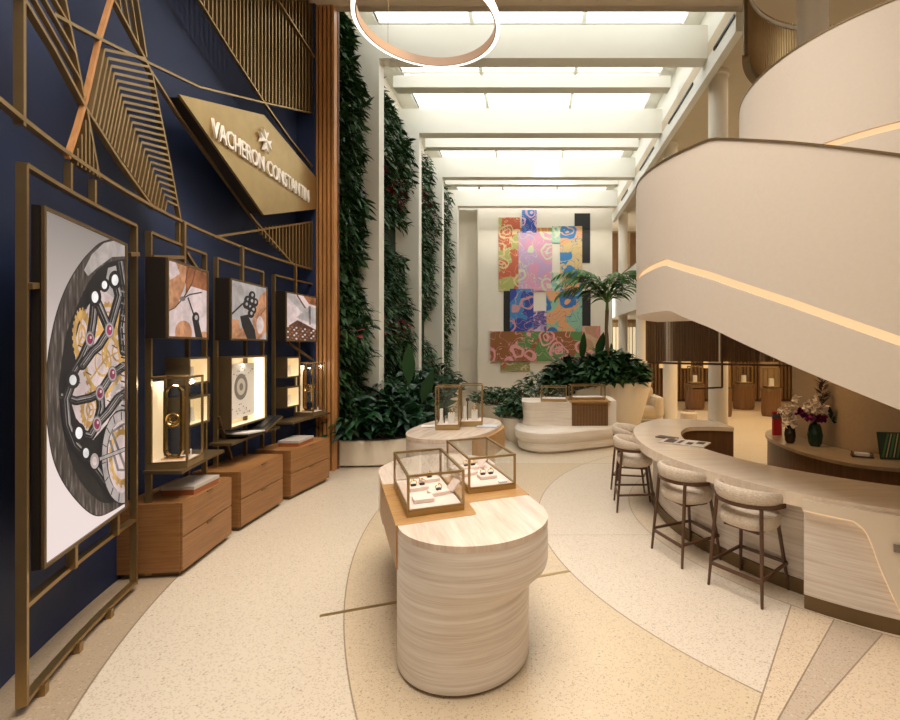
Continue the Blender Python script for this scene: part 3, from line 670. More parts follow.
pc.line([z3(*q) for q in ((232, 310), (262, 400))], 1.4, 2); pc.disc(*z3(214, 450), 8.5, 12, 7); pc.disc(*z3(295, 478), 6, 8, 7)
pc.poly([z3(*q) for q in ((250, 400), (275, 405), (290, 470), (262, 470))], 2); pc.disc(*z3(263, 392), 3.6, 6, 2); pc.disc(*z3(265, 390), 1.6, 2.5, 10)
pc.mb.build('picture', PAL, t)
t, pc, cr = screen('craft_screen', 'lit screen of fingers holding a tiny gear cluster, middle small screen', 230, 267, 2.22, 2.97, .15, g3)
pc.poly(cr, 1); pc.poly([z3(*q) for q in ((400, 238), (470, 258), (440, 330), (402, 360))], 10)
pc.poly([z3(*q) for q in ((545, 285), (520, 300), (490, 400), (500, 470), (545, 450))], 7); pc.line([z3(*q) for q in ((545, 350), (505, 400), (495, 470))], .8, 8); pc.disc(*z3(515, 425), 6, 13, 7); pc.disc(*z3(520, 420), 3.6, 9, 0)
pc.poly([z3(*q) for q in ((400, 395), (435, 400), (448, 482), (400, 480))], 7); pc.disc(*z3(455, 462), 5, 9, 7)
pc.poly([z3(*q) for q in ((440, 385), (470, 378), (500, 440), (505, 478), (470, 478), (448, 425))], 2); pc.line([z3(*q) for q in ((403, 380), (450, 335))], 1.6, 2)
for q in ((470, 320), (488, 302), (500, 330), (478, 345), (492, 360), (465, 338), (484, 375), (486, 325)): pc.disc(*z3(*q), 3.4, 4.4, 2); pc.disc(*z3(q[0] + 2, q[1] - 2), 1.2, 1.7, 10)
pc.mb.build('picture', PAL, t)
t, pc, cr = screen('craft_screen', 'lit screen of engraved scales and a burin, farthest small screen', 285.5, 316.5, 2.22, 2.97, .15, g3)
pc.poly(cr, 0); pc.poly([z3(*q) for q in ((625, 290), (660, 300), (700, 350), (745, 350), (745, 420), (690, 400), (640, 380))], 10); pc.poly([z3(*q) for q in ((622, 330), (622, 300), (690, 370), (622, 420))], 0)
pc.poly([z3(*q) for q in ((670, 400), (745, 440), (745, 495), (622, 490), (622, 430))], 9)
for k in range(7):
    for j in range(7): pc.disc(*z3(632 + k * 17 + (j % 2) * 8, 425 + j * 11 + k * 3), 1.0, .9, 8 if (k + j) % 2 else 0)
pc.poly([z3(*q) for q in ((690, 300), (745, 312), (745, 345), (715, 335))], 8); pc.line([z3(*q) for q in ((718, 345), (720, 415))], 2.2, 3); pc.line([z3(*q) for q in ((668, 300), (700, 350))], 1.4, 9)
pc.mb.build('picture', PAL, t)
# ------------------------------------------------------------------ small lit niches
def lbox(name, label, cat, x0, x1, z0, z1, prot, group, inner=None):
    a = Wp(x0, 0, WR - prot); b = Wp(x1, 0, WR - prot); a.z = b.z = 0; nn = plane_n(a, b); d = (b - a).normalized(); L = (b - a).length; dep = .16
    t = thing(name, label, cat, tuple(a.lerp(b, .5) + UZ * z0), group=group)
    def B(u0, u1, q0, q1, n0, n1): return [[a + d * u0 + nn * n0 + UZ * q0, a + d * u1 + nn * n0 + UZ * q0, a + d * u1 + nn * n0 + UZ * q1, a + d * u0 + nn * n0 + UZ * q1], [a + d * u0 + nn * n1 + UZ * q0, a + d * u1 + nn * n1 + UZ * q0, a + d * u1 + nn * n1 + UZ * q1, a + d * u0 + nn * n1 + UZ * q1]]
    w_ = .018; s = MB()
    for q in ((0, w_, z0, z1), (L - w_, L, z0, z1), (w_, L - w_, z0, z0 + w_), (w_, L - w_, z1 - w_, z1)): s.loft(B(*q, -dep - .06, 0))
    s.build('case', BRASSD, t)
    s = MB(); e = w_ + .002
    s.loft(B(e, L - e, z0 + e, z1 - e, -dep, -dep + .01))
    s.loft(B(e, e + .006, z0 + e, z1 - e, -dep, -.02)); s.loft(B(L - e - .006, L - e, z0 + e, z1 - e, -dep, -.02)); s.loft(B(e, L - e, z1 - e - .006, z1 - e, -dep, -.02)); s.loft(B(e, L - e, z0 + e, z0 + e + .006, -dep, -.02))
    s.build('lit_lining', CASELIT, t); return t, a, b, nn, d, L, B
gn = 'small lit wall niches'
for x0, x1, z0, z1, lb in ((189, 210, 1.74, 2.03, 'small glowing niche behind the nearest glass showcase, upper one'), (189, 210, 1.30, 1.61, 'small glowing niche behind the nearest glass showcase, lower one'),
                           (287, 300.5, 1.66, 1.98, 'small glowing niche beside the farthest glass showcase, upper one'), (287, 300.5, 1.20, 1.52, 'small glowing niche beside the farthest glass showcase, lower one')):
    t, a, b, nn, d, L, B = lbox('lit_niche', lb, 'display niche', x0, x1, z0, z1, .10, gn)
    z_ = z0 + .03; c = a.lerp(b, .5) - nn * .08; MB().tube([c + UZ * (z_ + .01), c + UZ * (z_ + .16)], [.028, .016], 10).build('watch_stand', PAPER, t)
t, a, b, nn, d, L, B = lbox('lit_showcase', 'square glowing wall showcase holding a sketch of a watch face', 'display case', 231, 267, 1.13, 2.02, .12, None)
s = MB(); s.loft(B(.10, L - .14, 1.22, 1.92, -.11, -.10)); s.build('sketch_card', PAPER, t)
s = MB(); cc = a + d * (L * .46) - nn * .098 + UZ * 1.62
for rr, mm in ((.155, 0), (.10, 1), (.045, 0)):
    s.add([cc + nn * (.001 * (3 if rr < .05 else (2 if rr < .12 else 1))) + d * (rr * math.cos(6.283 * k / 24)) + UZ * (rr * 1.1 * math.sin(6.283 * k / 24)) for k in range(24)], [tuple(range(24))], mm)
for k in range(34):
    q = a + d * random.uniform(.13, L - .18) - nn * .0975 + UZ * random.choice((random.uniform(1.25, 1.4), random.uniform(1.75, 1.89)))
    s.add([q, q + d * .02, q + d * .02 + UZ * .014, q + UZ * .014], [(0, 1, 2, 3)], 0)
s.build('ink_drawing', [mat('ink_grey', (.23, .21, .19), .7), mat('ink_light', (.6, .56, .5), .7)], t)
s = MB(); s.loft(B(L - .06, L - .03, 1.16, 1.99, -.14, -.04)); s.build('light_tube', mat('case_tube', (1, .9, .7), emit=(1, .9, .68), es=1.1), t)
point('showcase_glow', tuple(a.lerp(b, .5) - nn * .05 + UZ * 1.9), .3, SOFT, .03)
# ------------------------------------------------------------------ cabinets (three, set along the arc)
def cabinet(label, pnear, pfar, dep=.56, book=None):
    a = Vector((pnear[0], pnear[1], 0)); b = Vector((pfar[0], pfar[1], 0)); d = (b - a).normalized(); nn = Vector((d.y, -d.x, 0)); L = (b - a).length; H = .69
    t = thing('drawer_cabinet', label, 'cabinet', tuple(a.lerp(b, .5) - nn * dep / 2), math.atan2(d.y, d.x) , group='oak drawer cabinets along the navy wall')
    def bx(m_, u0, u1, n0, n1, z0, z1): return m_.b2(u0 - L / 2, u1 - L / 2, n0 - dep / 2 * -1 - dep, n1 + dep / 2 - dep, z0, z1) if False else m_.b2(u0 - L / 2, u1 - L / 2, -n0 - dep / 2, -n1 - dep / 2, z0, z1)
    # local x along the wall, local -y towards the room (front at y=-dep/2)
    o = MB(); o.b2(-L / 2, L / 2, -dep / 2 + .022, dep / 2, .05, H - .0).build('carcass', OAK, t, world=False, bevel=.003)
    MB().b2(-L / 2 + .04, L / 2 - .03, -dep / 2 + .05, dep / 2, 0, .05).build('plinth', BRASSD, t, world=False)
    for z0, z1 in ((.055, .365), (.375, .685)):
        dr_ = MB().b2(-L / 2 + .004, L / 2 - .004, -dep / 2, -dep / 2 + .02, z0, z1).build('drawer', OAK, t, world=False, bevel=.003)
        MB().b2(-.045, .045, -dep / 2 - .012, -dep / 2, z1 - .016, z1 - .004).build('handle', BRASSD, dr_, world=False)
    return t
cabinet('oak two-drawer cabinet, nearest of the row, with a boxed book on top', (-3.25, 4.37), (-3.36, 5.26))
cabinet('oak two-drawer cabinet, middle of the row, under the open book', (-3.37, 5.44), (-3.37, 6.36))
cabinet('oak two-drawer cabinet, farthest of the row, beside the wood slats', (-3.36, 6.54), (-3.23, 7.50))
def boxbook(label, c, rz, dz=.69):
    t = thing('boxed_book', label, 'book', (c[0], c[1], dz), rz, group='boxed books on the cabinets')
    MB().b2(-.21, .21, -.15, .15, 0, .05).build('slipcase', mat('orange_leather', (.36, .11, .03), .5, var=.1), t, world=False)
    MB().b2(-.215, .215, -.155, .155, .051, .085).build('cover', mat('grey_marble_cover', (.52, .46, .41), .45, var=.15, vs=30), t, world=False)
boxbook('pale boxed book on the nearest oak cabinet', (-3.48, 4.80), R(95)); boxbook('pale boxed book on the farthest oak cabinet', (-3.52, 7.02), R(88))
# shelves and glass showcases over the cabinets
def shelf(label, Y0, Y1, out, z):
    mb_ = MB(); A_ = [Wa(lerp(Y0, Y1, i / 8), 0, WR + .05).xy for i in range(9)]; B_ = [Wa(lerp(Y0, Y1, i / 8), 0, WR - out).xy for i in range(9)]
    return tag(mb_.band(A_, B_, z - .03, z).build('wall_shelf', BRASSD), label, 'shelf', 'bronze shelves over the cabinets')
shelf('bronze shelf carrying the nearest glass showcase', 4.32, 5.22, .30, 1.0)
shelf('narrow bronze shelf carrying the open book', 5.55, 6.75, .22, 1.0)
shelf('bronze shelf carrying the farthest glass showcase', 6.95, 8.02, .30, 1.02)
def showcase(label, Y, z, L=.34, dep=.34, H=.86, g='tall glass showcases on the wall shelves'):
    c = Wa(Y, z, WR - .13); n_ = Wn(c); rz = math.atan2(n_.y, n_.x) + math.pi / 2
    t = thing('glass_showcase', label, 'display case', tuple(c), rz, group=g)
    frame_case(t, L, dep, H, .05, .018); 
    MB().b2(-L / 2 + .03, L / 2 - .09, dep / 2 - .03, dep / 2 - .02, .06, H - .05).build('back_panel', CASELIT, t, world=False)
    return t, rz, c
def frame_case(t, L, D, H, base, w_, tray=True, basemat=None):
    MB().b2(-L / 2, L / 2, -D / 2, D / 2, 0, base).build('base', basemat or BRASSP, t, world=False, bevel=.004)
    f = MB()
    for x in (-L / 2 + w_ / 2, L / 2 - w_ / 2):
        for y in (-D / 2 + w_ / 2, D / 2 - w_ / 2): f.b2(x - w_ / 2, x + w_ / 2, y - w_ / 2, y + w_ / 2, base, H)
    for y in (-D / 2 + w_ / 2, D / 2 - w_ / 2): f.b2(-L / 2 + w_, L / 2 - w_, y - w_ / 2, y + w_ / 2, H - w_, H); f.b2(-L / 2 + w_, L / 2 - w_, y - w_ / 2, y + w_ / 2, base, base + w_ * .8)
    for x in (-L / 2 + w_ / 2, L / 2 - w_ / 2): f.b2(x - w_ / 2, x + w_ / 2, -D / 2 + w_, D / 2 - w_, H - w_, H); f.b2(x - w_ / 2, x + w_ / 2, -D / 2 + w_, D / 2 - w_, base, base + w_ * .8)
    f.build('frame', BRASS, t, world=False)
    for q in ((-L / 2 + w_, L / 2 - w_, -D / 2 + .004, -D / 2 + .008, base, H - w_), (-L / 2 + w_, L / 2 - w_, D / 2 - .008, D / 2 - .004, base, H - w_),
              (-L / 2 + .004, -L / 2 + .008, -D / 2 + w_, D / 2 - w_, base, H - w_), (L / 2 - .008, L / 2 - .004, -D / 2 + w_, D / 2 - w_, base, H - w_), (-L / 2 + w_, L / 2 - w_, -D / 2 + w_, D / 2 - w_, H - .009, H - .005)):
        MB().b2(*q).build('glass_pane', GLASS, t, world=False)
    if tray: MB().b2(-L / 2 + w_ + .004, L / 2 - w_ - .004, -D / 2 + w_ + .004, D / 2 - w_ - .004, base, base + .012).build('lining', PINK, t, world=False)
for k, (lb, Y, z) in enumerate((('glass showcase with a gold oval watch winder, nearest on the wall shelves', 4.56, 1.0), ('glass showcase with a gold oval loop, farthest, beside the wood slats', 7.72, 1.02))):
    t, rz, c = showcase(lb, Y, z)
    g = thing('gold_winder', ['gold oval loop holding a round mechanism inside the nearest wall showcase', 'gold oval loop holding a round mechanism inside the farthest wall showcase'][k], 'ornament', (c.x, c.y, z + .063), rz, group='gold oval ornaments')
    pts = [(.0 + .0, .07 * math.cos(a_) , .36 + (.27 if math.sin(a_) > 0 else -.27) + .07 * math.sin(a_)) for a_ in [2 * math.pi * i / 32 for i in range(32)]]
    MB().sweep([Vector((-.04, p[1], p[2])) for p in pts], .02, .05, (1, 0, 0), closed=True).build('loop', GOLD, g, world=False)
    MB().tube([(-.055, .055 * math.cos(6.283 * i / 20), .38 + .055 * math.sin(6.283 * i / 20)) for i in range(20)], .012, 8, closed=True).tube([(-.055, .03 * math.cos(6.283 * i / 20), .38 + .03 * math.sin(6.283 * i / 20)) for i in range(20)], .006, 6, closed=True).b2(-.06, -.05, -.05, .05, .376, .384).build('mechanism', GOLD, g, world=False)
    MB().b2(-.05, .12, -.006, .006, .375, .385).ball((.12, 0, .38), .02).build('axle', GOLD, g, world=False)
    MB().b2(-.08, 0, -.09, .09, 0, .015).build('foot', GOLD, g, world=False)
    v_ = Matrix.Rotation(rz, 3, 'Z') @ Vector((.09, -.09, 0))
    tag(MB().box((c.x + v_.x, c.y + v_.y, z + .095), (.06, .01, .06), rz + .4).build('price_card', WHITE), ['small white card at the foot of the nearest gold ornament', 'small white card at the foot of the farthest gold ornament'][k], 'card')
    point('showcase_light', (c.x, c.y, z + .78), 1.2, SOFT, .03)
# open book on the shelf
bk = thing('open_book', 'open book propped in a V on the middle wall shelf', 'book', tuple(Wa(6.1, 1.0, WR - .12)))
for s_ in (-1, 1):
    pts = []
    c = Wa(6.25, 1.005, WR - .12)
    p0 = c; p1 = Wa(6.25 + s_ * .45, 1.045 if s_ < 0 else 1.14, WR - .12)
    MB().sweep([p0, p1], .34, .022, (0, 0, 1)).build('cover', BRASS if s_ > 0 else DARK, bk)
    MB().sweep([p0 + UZ * .02, p1 + UZ * .02 - (p1 - p0) * .04], .31, .016, (0, 0, 1)).build('page_block', PAPER if s_ < 0 else BLACK, bk)
pp = Wa(6.45, 1.11, WR - .1); MB().sweep([Wa(6.32, 1.062, WR - .12), Wa(6.62, 1.165, WR - .12)], .2, .003, (0, 0, 1)).build('photo_print', BLACK, bk)
# wood slat screen
ws = thing('wood_slat_screen', 'full-height screen of five vertical orange oak slats closing the navy wall', 'screen', (-3.55, 8.2, 0))
MB().b2(-3.74, -3.385, 8.20, 8.26, 0, 8.0).build('backing', mat('red_brown_backing', (.12, .035, .018), .6), ws)
for i in range(5):
    x = -3.70 + i * .071; MB().b2(x - .021, x + .021, 8.06, 8.2, 0, 8.0).build('slat', OAKV, ws)
# ================================================================== GREEN WALLS
def gwall(label, y0, y1, z0, z1, thick, gaps=(), red=(), n=2600, seed=1):
    random.seed(seed)
    t = thing('green_wall', label, 'living wall', (-3.7, (y0 + y1) / 2, z0), group='living walls between the fins')
    mb_ = MB(); rb = MB(); ph = random.uniform(0, 6)
    def th(z): return thick(z) if callable(thick) else thick
    for k in range(n):
        z = random.uniform(z0, z1); y = random.uniform(y0, y1)
        if any(a <= z <= b and y > yy + .35 * math.sin(z * 9) for a, b, yy in gaps): continue
        T = th(z) - (.15 if y < y0 + .2 else 0) + .09 * math.sin(z * 2.7 + ph) + .06 * math.sin(z * 6.1 + y * 3); x = -3.74 + max(T, .05) * random.uniform(.35, 1)
        if y > y1 - .12: x = min(x, -3.5)
        isr = any(abs(z - a) < b and random.random() < .26 for a, b in red)
        d = Vector((random.uniform(.3, 1), random.uniform(-.9, .7), random.uniform(-.9, .45)))
        L = random.choice((.16, .2, .26, .32)); wd = L * random.choice((.1, .14, .2, .34))
        (rb if isr else mb_).leaf((x, y, z), d, L * (.7 if isr else 1), wd * (1.5 if isr else 1), random.uniform(.5, 1.6))
    mb_.build('foliage', LEAF, t)
    if rb.v: rb.build('red_flowers', REDF, t)
    MB().b2(-3.75, -3.66, y0 + .02, y1 - .25, z0, z1 - 1.7).build('backing', mat('moss_backing', (.012, .03, .012), .95), t)
gwall('living wall of ferns nearest, next to the orange wood slats', 8.32, 9.45, .3, 8.6, lambda z: interp(z, [(0, .30), (1.6, .42), (2.6, .5), (3.4, .34), (5, .34), (6.3, .38), (7.4, .22), (8.6, .05)]), red=((2.45, .12),), n=7500, seed=3)
gwall('living wall between the first and second fins, with dark red flowers', 9.95, 12.85, .3, 8.45, lambda z: interp(z, [(0, .35), (2, .42), (3.4, .52), (4.4, .2), (4.9, .12), (5.5, .34), (6.5, .48), (7.5, .4), (8.4, .05)]), red=((2.6, .25), (6.0, .35)), n=8500, seed=4, gaps=((4.55, 5.3, 11.0),))
gwall('living wall between the second and third fins', 13.3, 16.2, .3, 8.3, lambda z: interp(z, [(0, .4), (2.4, .35), (2.9, .1), (3.6, .3), (5, .5), (6.5, .55), (8, .3)]), red=((6.6, .3),), n=5200, seed=5, gaps=((2.3, 3.1, 14.8),))
gwall('living wall past the third fin, farthest strip', 16.6, 19.5, .3, 8.2, lambda z: interp(z, [(0, .35), (4, .42), (8, .4)]), n=3600, seed=6)
# ================================================================== PLANTERS AND PLANTS
def bush(name, label, c, rad, h, n, L=(.25, .5), wr=.28, mt=None, group=None, seed=1, up=.5, droop=1.2, cat='plant', z0=0.0):
    random.seed(seed); t = thing(name, label, cat, c, group=group); mb_ = MB(); sm = MB()
    for k in range(n):
        an = random.uniform(0, 2 * math.pi); r = rad * math.sqrt(random.random()); hh = h * (1 - .55 * (r / rad) ** 2) * random.uniform(.35, 1)
        p = Vector((r * math.cos(an), r * math.sin(an), hh + z0)); d = Vector((math.cos(an) * .8 + random.uniform(-.5, .5), math.sin(an) * .8 + random.uniform(-.5, .5), random.uniform(-.1, up * 2)))
        l = random.uniform(*L); mb_.leaf(p - d.normalized() * l * .4, d, l, l * wr, droop)
        if k % 7 == 0: sm.tube([(p.x * .15, p.y * .15, z0), (p.x * .6, p.y * .6, z0 + hh * .6), tuple(p - d.normalized() * l * .4)], .006, 5)
    mb_.build('foliage', mt or LEAFB, t, world=False); sm.build('stems', TRUNK, t, world=False); return t
# long planter under the green walls
pl = thing('planter', 'long low cream planter with rounded front under the living walls', 'planter', (-2.9, 10.5, 0))
out = [(-3.74, 8.3)] + [tuple(v) for v in spline([Vector((-3.3, 8.28)), Vector((-2.7, 8.33)), Vector((-2.15, 8.6)), Vector((-1.9, 9.1)), Vector((-1.95, 10.2)), Vector((-2.3, 12)), Vector((-2.6, 15.5)), Vector((-2.9, 19))], 6)] + [(-3.74, 19)]
MB().prism(out, .03, .47).build('tub', TUB, pl, bevel=.02)
cxo, cyo = -2.9, 10.6
MB().prism([(cxo + (x - cxo) * .93, cyo + (y - cyo) * .97) for x, y in out], .47, .50).build('soil', SOIL, pl)
random.seed(11); gp = 'dark leafy plants in the long planter'
spots = [(-3.2, 8.75, .75, .8, 'dark leafy plant at the near left end of the long planter'), (-2.6, 8.95, .6, .75, 'dark leafy plant at the rounded corner of the long planter'), (-3.15, 9.9, .8, 1.1, 'dark leafy plant in front of the first fin'),
         (-2.5, 10.2, .7, 1.0, 'dark leafy plant on the aisle side of the long planter'), (-3.0, 11.6, .9, 1.2, 'dark leafy plant in front of the second living wall'), (-3.1, 13.6, .9, 1.1, 'dark leafy plant beyond the second fin'), (-3.2, 16.2, .9, 1.1, 'dark leafy plant at the far end of the long planter')]
for i, (x, y, r_, h_, lb) in enumerate(spots): bush('leafy_plant', lb, (x, y, .46), r_, h_, 330, (.28, .5), .24, LEAFD, gp, 20 + i)
bp = thing('broadleaf_plant', 'tall plant with huge upright paddle leaves in the long planter', 'plant', (-2.45, 9.35, .46))
stm = MB()
for k, (dx, dy, hz, L_, w_, ll) in enumerate(((.0, 0, .9, .85, .36, 0), (.35, -.1, .55, .75, .36, .5), (-.45, 0, .65, .55, .3, -.9), (.5, .2, .35, .6, .3, 1.0), (-.25, -.3, .4, .55, .26, -.5), (.15, -.35, .2, .5, .3, .3), (-.75, .1, .75, .5, .22, -1.3))):
    tip = Vector((dx * .8, dy * .8, hz)); stm.tube([(0, 0, 0), (dx * .3, dy * .3, hz * .6), tuple(tip)], .012, 6)
    mb_ = MB(); random.seed(40 + k); mb_.leaf(tip, (ll * .6, dy, 1.0 if abs(ll) < .8 else .35), L_, w_, .35, seg=5); mb_.build('leaf', LEAFD, bp, world=False)
stm.build('stems', LEAFD, bp, world=False)
# small round tubs by the travertine island
def tub(label, c, r, h, leaf_label, seed, lh=.5):
    t = tag(MB().rev((c[0], c[1], 0), [(r * .75, 0), (r * .8, .03), (r, h * .55), (r * 1.02, h), (r * .9, h), (r * .88, h - .06), (.001, h - .06)], 40).build('planter', TUB, smooth=True), label, 'planter', 'round cream planters')
    bush('leafy_plant', leaf_label, (c[0], c[1], h - .04), r * 1.25, lh, 420, (.16, .3), .32, LEAFB, 'shrubs in round planters', seed)
tub('round cream planter touching the travertine island', (-.28, 10.9), .42, .52, 'leafy shrub in the round planter beside the travertine island', 51, .5)
tub('round cream planter farther back, below the mural', (-1.05, 13.6), .60, .50, 'leafy shrub in the farther round planter below the mural', 52, .55)
tub('large round cream planter behind the island, under the mural', (.25, 12.6), .70, .60, 'wide dark shrub behind the travertine island', 53, .95)
# great planter holding the palm
gpn = thing('planter', 'big flaring cream planter holding the palm behind the island', 'planter', (1.65, 12.5, 0))
prof = [(.70, 0), (.78, .1), (.95, .7), (1.08, 1.22), (1.0, 1.24), (.96, 1.12), (.001, 1.12)]
vs = MB()
k = 48; rings = []
for r_, z in prof:
    rings.append([(2.08 + r_ * math.cos(2 * math.pi * q / k), 12.5 + r_ * .9 * math.sin(2 * math.pi * q / k), z - .28 * (z / 1.22) * max(0, -math.cos(2 * math.pi * q / k + .2)) ** 1.0) for q in range(k)])
vs.loft(rings).build('tub', TUB, gpn, smooth=True)
bush('leafy_plant', 'dense dark shrub filling the palm planter', (2.05, 12.4, 1.05), 1.0, 1.05, 1300, (.28, .52), .3, LEAFB, None, 61)
bush('leafy_plant', 'dark shrub spilling over the left of the palm planter', (1.05, 12.9, .75), .8, 1.2, 700, (.25, .45), .32, LEAFD, None, 62)
bp2 = thing('broadleaf_plant', 'plant with tall paddle leaves left of the palm trunk', 'plant', (1.15, 12.3, 1.0))
stm = MB()
for k, (dx, hz, L_, w_, ll) in enumerate(((.2, .75, .8, .3, .05), (.7, .8, .75, .3, .25), (-.25, .6, .6, .26, -.7), (-.55, .3, .55, .25, -1.2), (.45, .35, .6, .3, .7), (-.1, .3, .6, .28, -.35))):
    stm.tube([(0, 0, 0), (dx * .5, 0, hz * .6), (dx * .8, 0, hz)], .012, 6); mb_ = MB(); random.seed(70 + k); mb_.leaf((dx * .8, 0, hz), (ll * .7, -.2, 1.0 if abs(ll) < .6 else .4), L_, w_, .3, seg=5); mb_.build('leaf', LEAFD, bp2, world=False)
stm.build('stems', LEAFD, bp2, world=False)
# palm
pm = thing('palm_tree', 'slender indoor palm with arching fronds in front of the mural', 'palm', (1.95, 12.2, 1.1))
MB().tube([(0, 0, 0), (.01, 0, .9), (-.02, 0, 1.5), (.0, 0, 1.98)], [.075, .055, .045, .05], 12).build('trunk', TRUNK, pm, smooth=True, world=False)
MB().tube([(0, 0, 1.95), (0, 0, 2.3)], [.05, .025], 10).build('crown_shaft', LEAFP, pm, smooth=True, world=False)
random.seed(5)
fr = [(180, 1.12, 1.55), (172, .80, 1.35), (196, .95, 1.45), (188, 1.35, 1.3), (150, 1.25, 1.3), (5, 1.12, 1.5), (-12, .85, 1.4), (22, 1.3, 1.35), (-4, 1.42, 1.2), (75, 1.3, 1.2), (-80, 1.38, 1.05), (215, 1.3, 1.2)]
for an, el, L_ in fr:
    mb_ = MB(); h_ = Vector((math.cos(R(an)), math.sin(R(an)), 0)); p = Vector((0, 0, 2.15)); el_ = el; L_ *= 1.22; pts = [p.copy()]
    steps = 15
    for i in range(steps):
        p = p + (h_ * math.cos(el_) + UZ * math.sin(el_)) * (L_ / steps); el_ -= 2.05 / steps * (.35 + 1.5 * i / steps); pts.append(p.copy())
    mb_.tube(pts, [.012 - .0006 * i for i in range(len(pts))], 5)
    sd = h_.cross(UZ)
    for i in range(2, len(pts)):
        tt = i / steps
        for s_ in (-1, 1):
            for e_ in (0, .5):
                q = pts[i - 1].lerp(pts[i], e_); tdir = (pts[i] - pts[i - 1]).normalized()
                mb_.leaf(q, tdir * .75 + sd * s_ * .55 + UZ * random.uniform(-.45, -.1), .50 * math.sin(math.pi * min(tt * .8 + .2, .97)) + .08, .05, random.uniform(.9, 1.6), seg=3)
    mb_.build('frond', LEAFP, pm, world=False)
# ================================================================== MURAL
mu = thing('mural', 'huge abstract wall artwork of overlapping colourful and black panels', 'artwork', (.5, 20.9, 1.0))
def m_art(name, c1, c2, c3, scale=1.0, seed=0, lw=.045, rs=1.1):
    m = mat(name, c1, .55); n = N(m); v = n.coord((scale, scale, scale), 'Object'); o = n.n('ShaderNodeMapping'); o.inputs['Location'].default_value = (seed * 3.7, seed * 1.3, seed * 2.1); n.l(v, o.inputs[0]); v = o.outputs[0]
    f = n.noise(v, .9, 2, .5, .6); c = n.mix(n.math('GREATER_THAN', f, .5), c1, c2)
    vo = n.n('ShaderNodeTexVoronoi', feature='F1'); vo.inputs['Scale'].default_value = rs * 1.15; dn = n.n('ShaderNodeTexNoise'); dn.inputs['Scale'].default_value = 1.3; n.l(v, dn.inputs['Vector'])
    va = n.n('ShaderNodeVectorMath', operation='ADD'); vm = n.n('ShaderNodeVectorMath', operation='SCALE'); vm.inputs['Scale'].default_value = .55; n.l(dn.outputs['Color'], vm.inputs[0]); n.l(v, va.inputs[0]); n.l(vm.outputs[0], va.inputs[1]); n.l(va.outputs[0], vo.inputs['Vector'])
    d = vo.outputs['Distance']; ring = n.math('LESS_THAN', n.math('ABSOLUTE', n.math('SUBTRACT', d, .38)), lw); ring2 = n.math('LESS_THAN', n.math('ABSOLUTE', n.math('SUBTRACT', d, .17)), lw * .7); ring3 = n.math('LESS_THAN', n.math('ABSOLUTE', n.math('SUBTRACT', n.noise(v, 1.9, 1, .4, 1.5), .5)), .012); ring2 = n.math('MAXIMUM', ring2, ring3)
    n.l(n.mix(n.math('MAXIMUM', ring, ring2), c, c3), n.b.inputs['Base Color']); return m
arts = [  # x0,y0,x1,y1 photo edges on the back wall, depth, material
    (498.6, 217.7, 520, 291, .05, m_art('art_red_green', (.55, .12, .06), (.42, .44, .14), (.70, .55, .28), 1.0, 1)),
    (519, 228, 554, 233, .04, m_art('art_green_orange', (.2, .25, .08), (.5, .2, .06), (.6, .4, .1), 1, 2)),
    (522, 210.5, 536.5, 233, .09, m_art('art_deep_blue', (.02, .07, .35), (.05, .2, .5), (.7, .45, .6), 1.3, 3)),
    (518.5, 232, 552, 291, .07, m_art('art_lilac', (.52, .36, .58), (.68, .33, .48), (.62, .66, .46), .9, 4)),
    (518.5, 291, 533.5, 311, .07, MATS['art_lilac']), (560, 226.5, 582, 291, .07, m_art('art_orange', (.78, .42, .20), (.70, .52, .24), (.04, .22, .52), 1.0, 5, .09)),
    (552, 226.5, 560, 243, .07, m_art('art_teal', (.22, .5, .42), (.35, .58, .45), (.62, .7, .5), 1.0, 6)), (552, 272.6, 560, 291, .07, MATS['art_teal']),
    (546.3, 291, 582, 336, .07, m_art('art_teal_orange', (.26, .48, .34), (.72, .36, .16), (.03, .16, .45), 1.0, 7, .07, .8)),
    (574.5, 213.5, 590, 263, .035, BLACK), (503.6, 268, 518, 332, .035, BLACK), (582, 291, 590.5, 336, .04, BLACK),
    (510, 289, 533.5, 336, .09, m_art('art_blue_violet', (.03, .06, .32), (.05, .22, .5), (.55, .28, .3), .9, 8)), (533.5, 311, 546.4, 336, .09, m_art('art_violet', (.12, .08, .28), (.36, .28, .5), (.6, .45, .6), 1.4, 9)),
    (490.5, 331.5, 582, 361, .12, m_art('art_brown_green', (.28, .11, .03), (.10, .25, .07), (.74, .34, .36), .9, 10, .05, 1.1)), (582, 326, 600, 365, .10, m_art('art_pink_tan', (.5, .3, .16), (.62, .45, .28), (.74, .25, .28), 1.2, 11, .06)),
    (500.6, 362.5, 530, 370.5, .08, m_art('art_rust', (.45, .10, .04), (.25, .25, .08), (.6, .5, .3), 1.5, 12))]
for x0, y0, x1, y1, dp, m_ in arts:
    a = P(x0, y0, 20.9); b = P(x1, y1, 20.9); MB().b2(a.x, b.x, 20.9 - dp, 20.898, b.z, a.z).build('canvas_panel', m_, mu)
spot('mural_fill', (.5, 16.2, 8.9), (.5, 20.9, 3.5), 520, (1, .95, .82), 100)  # unseen spot added to brighten the mural wall
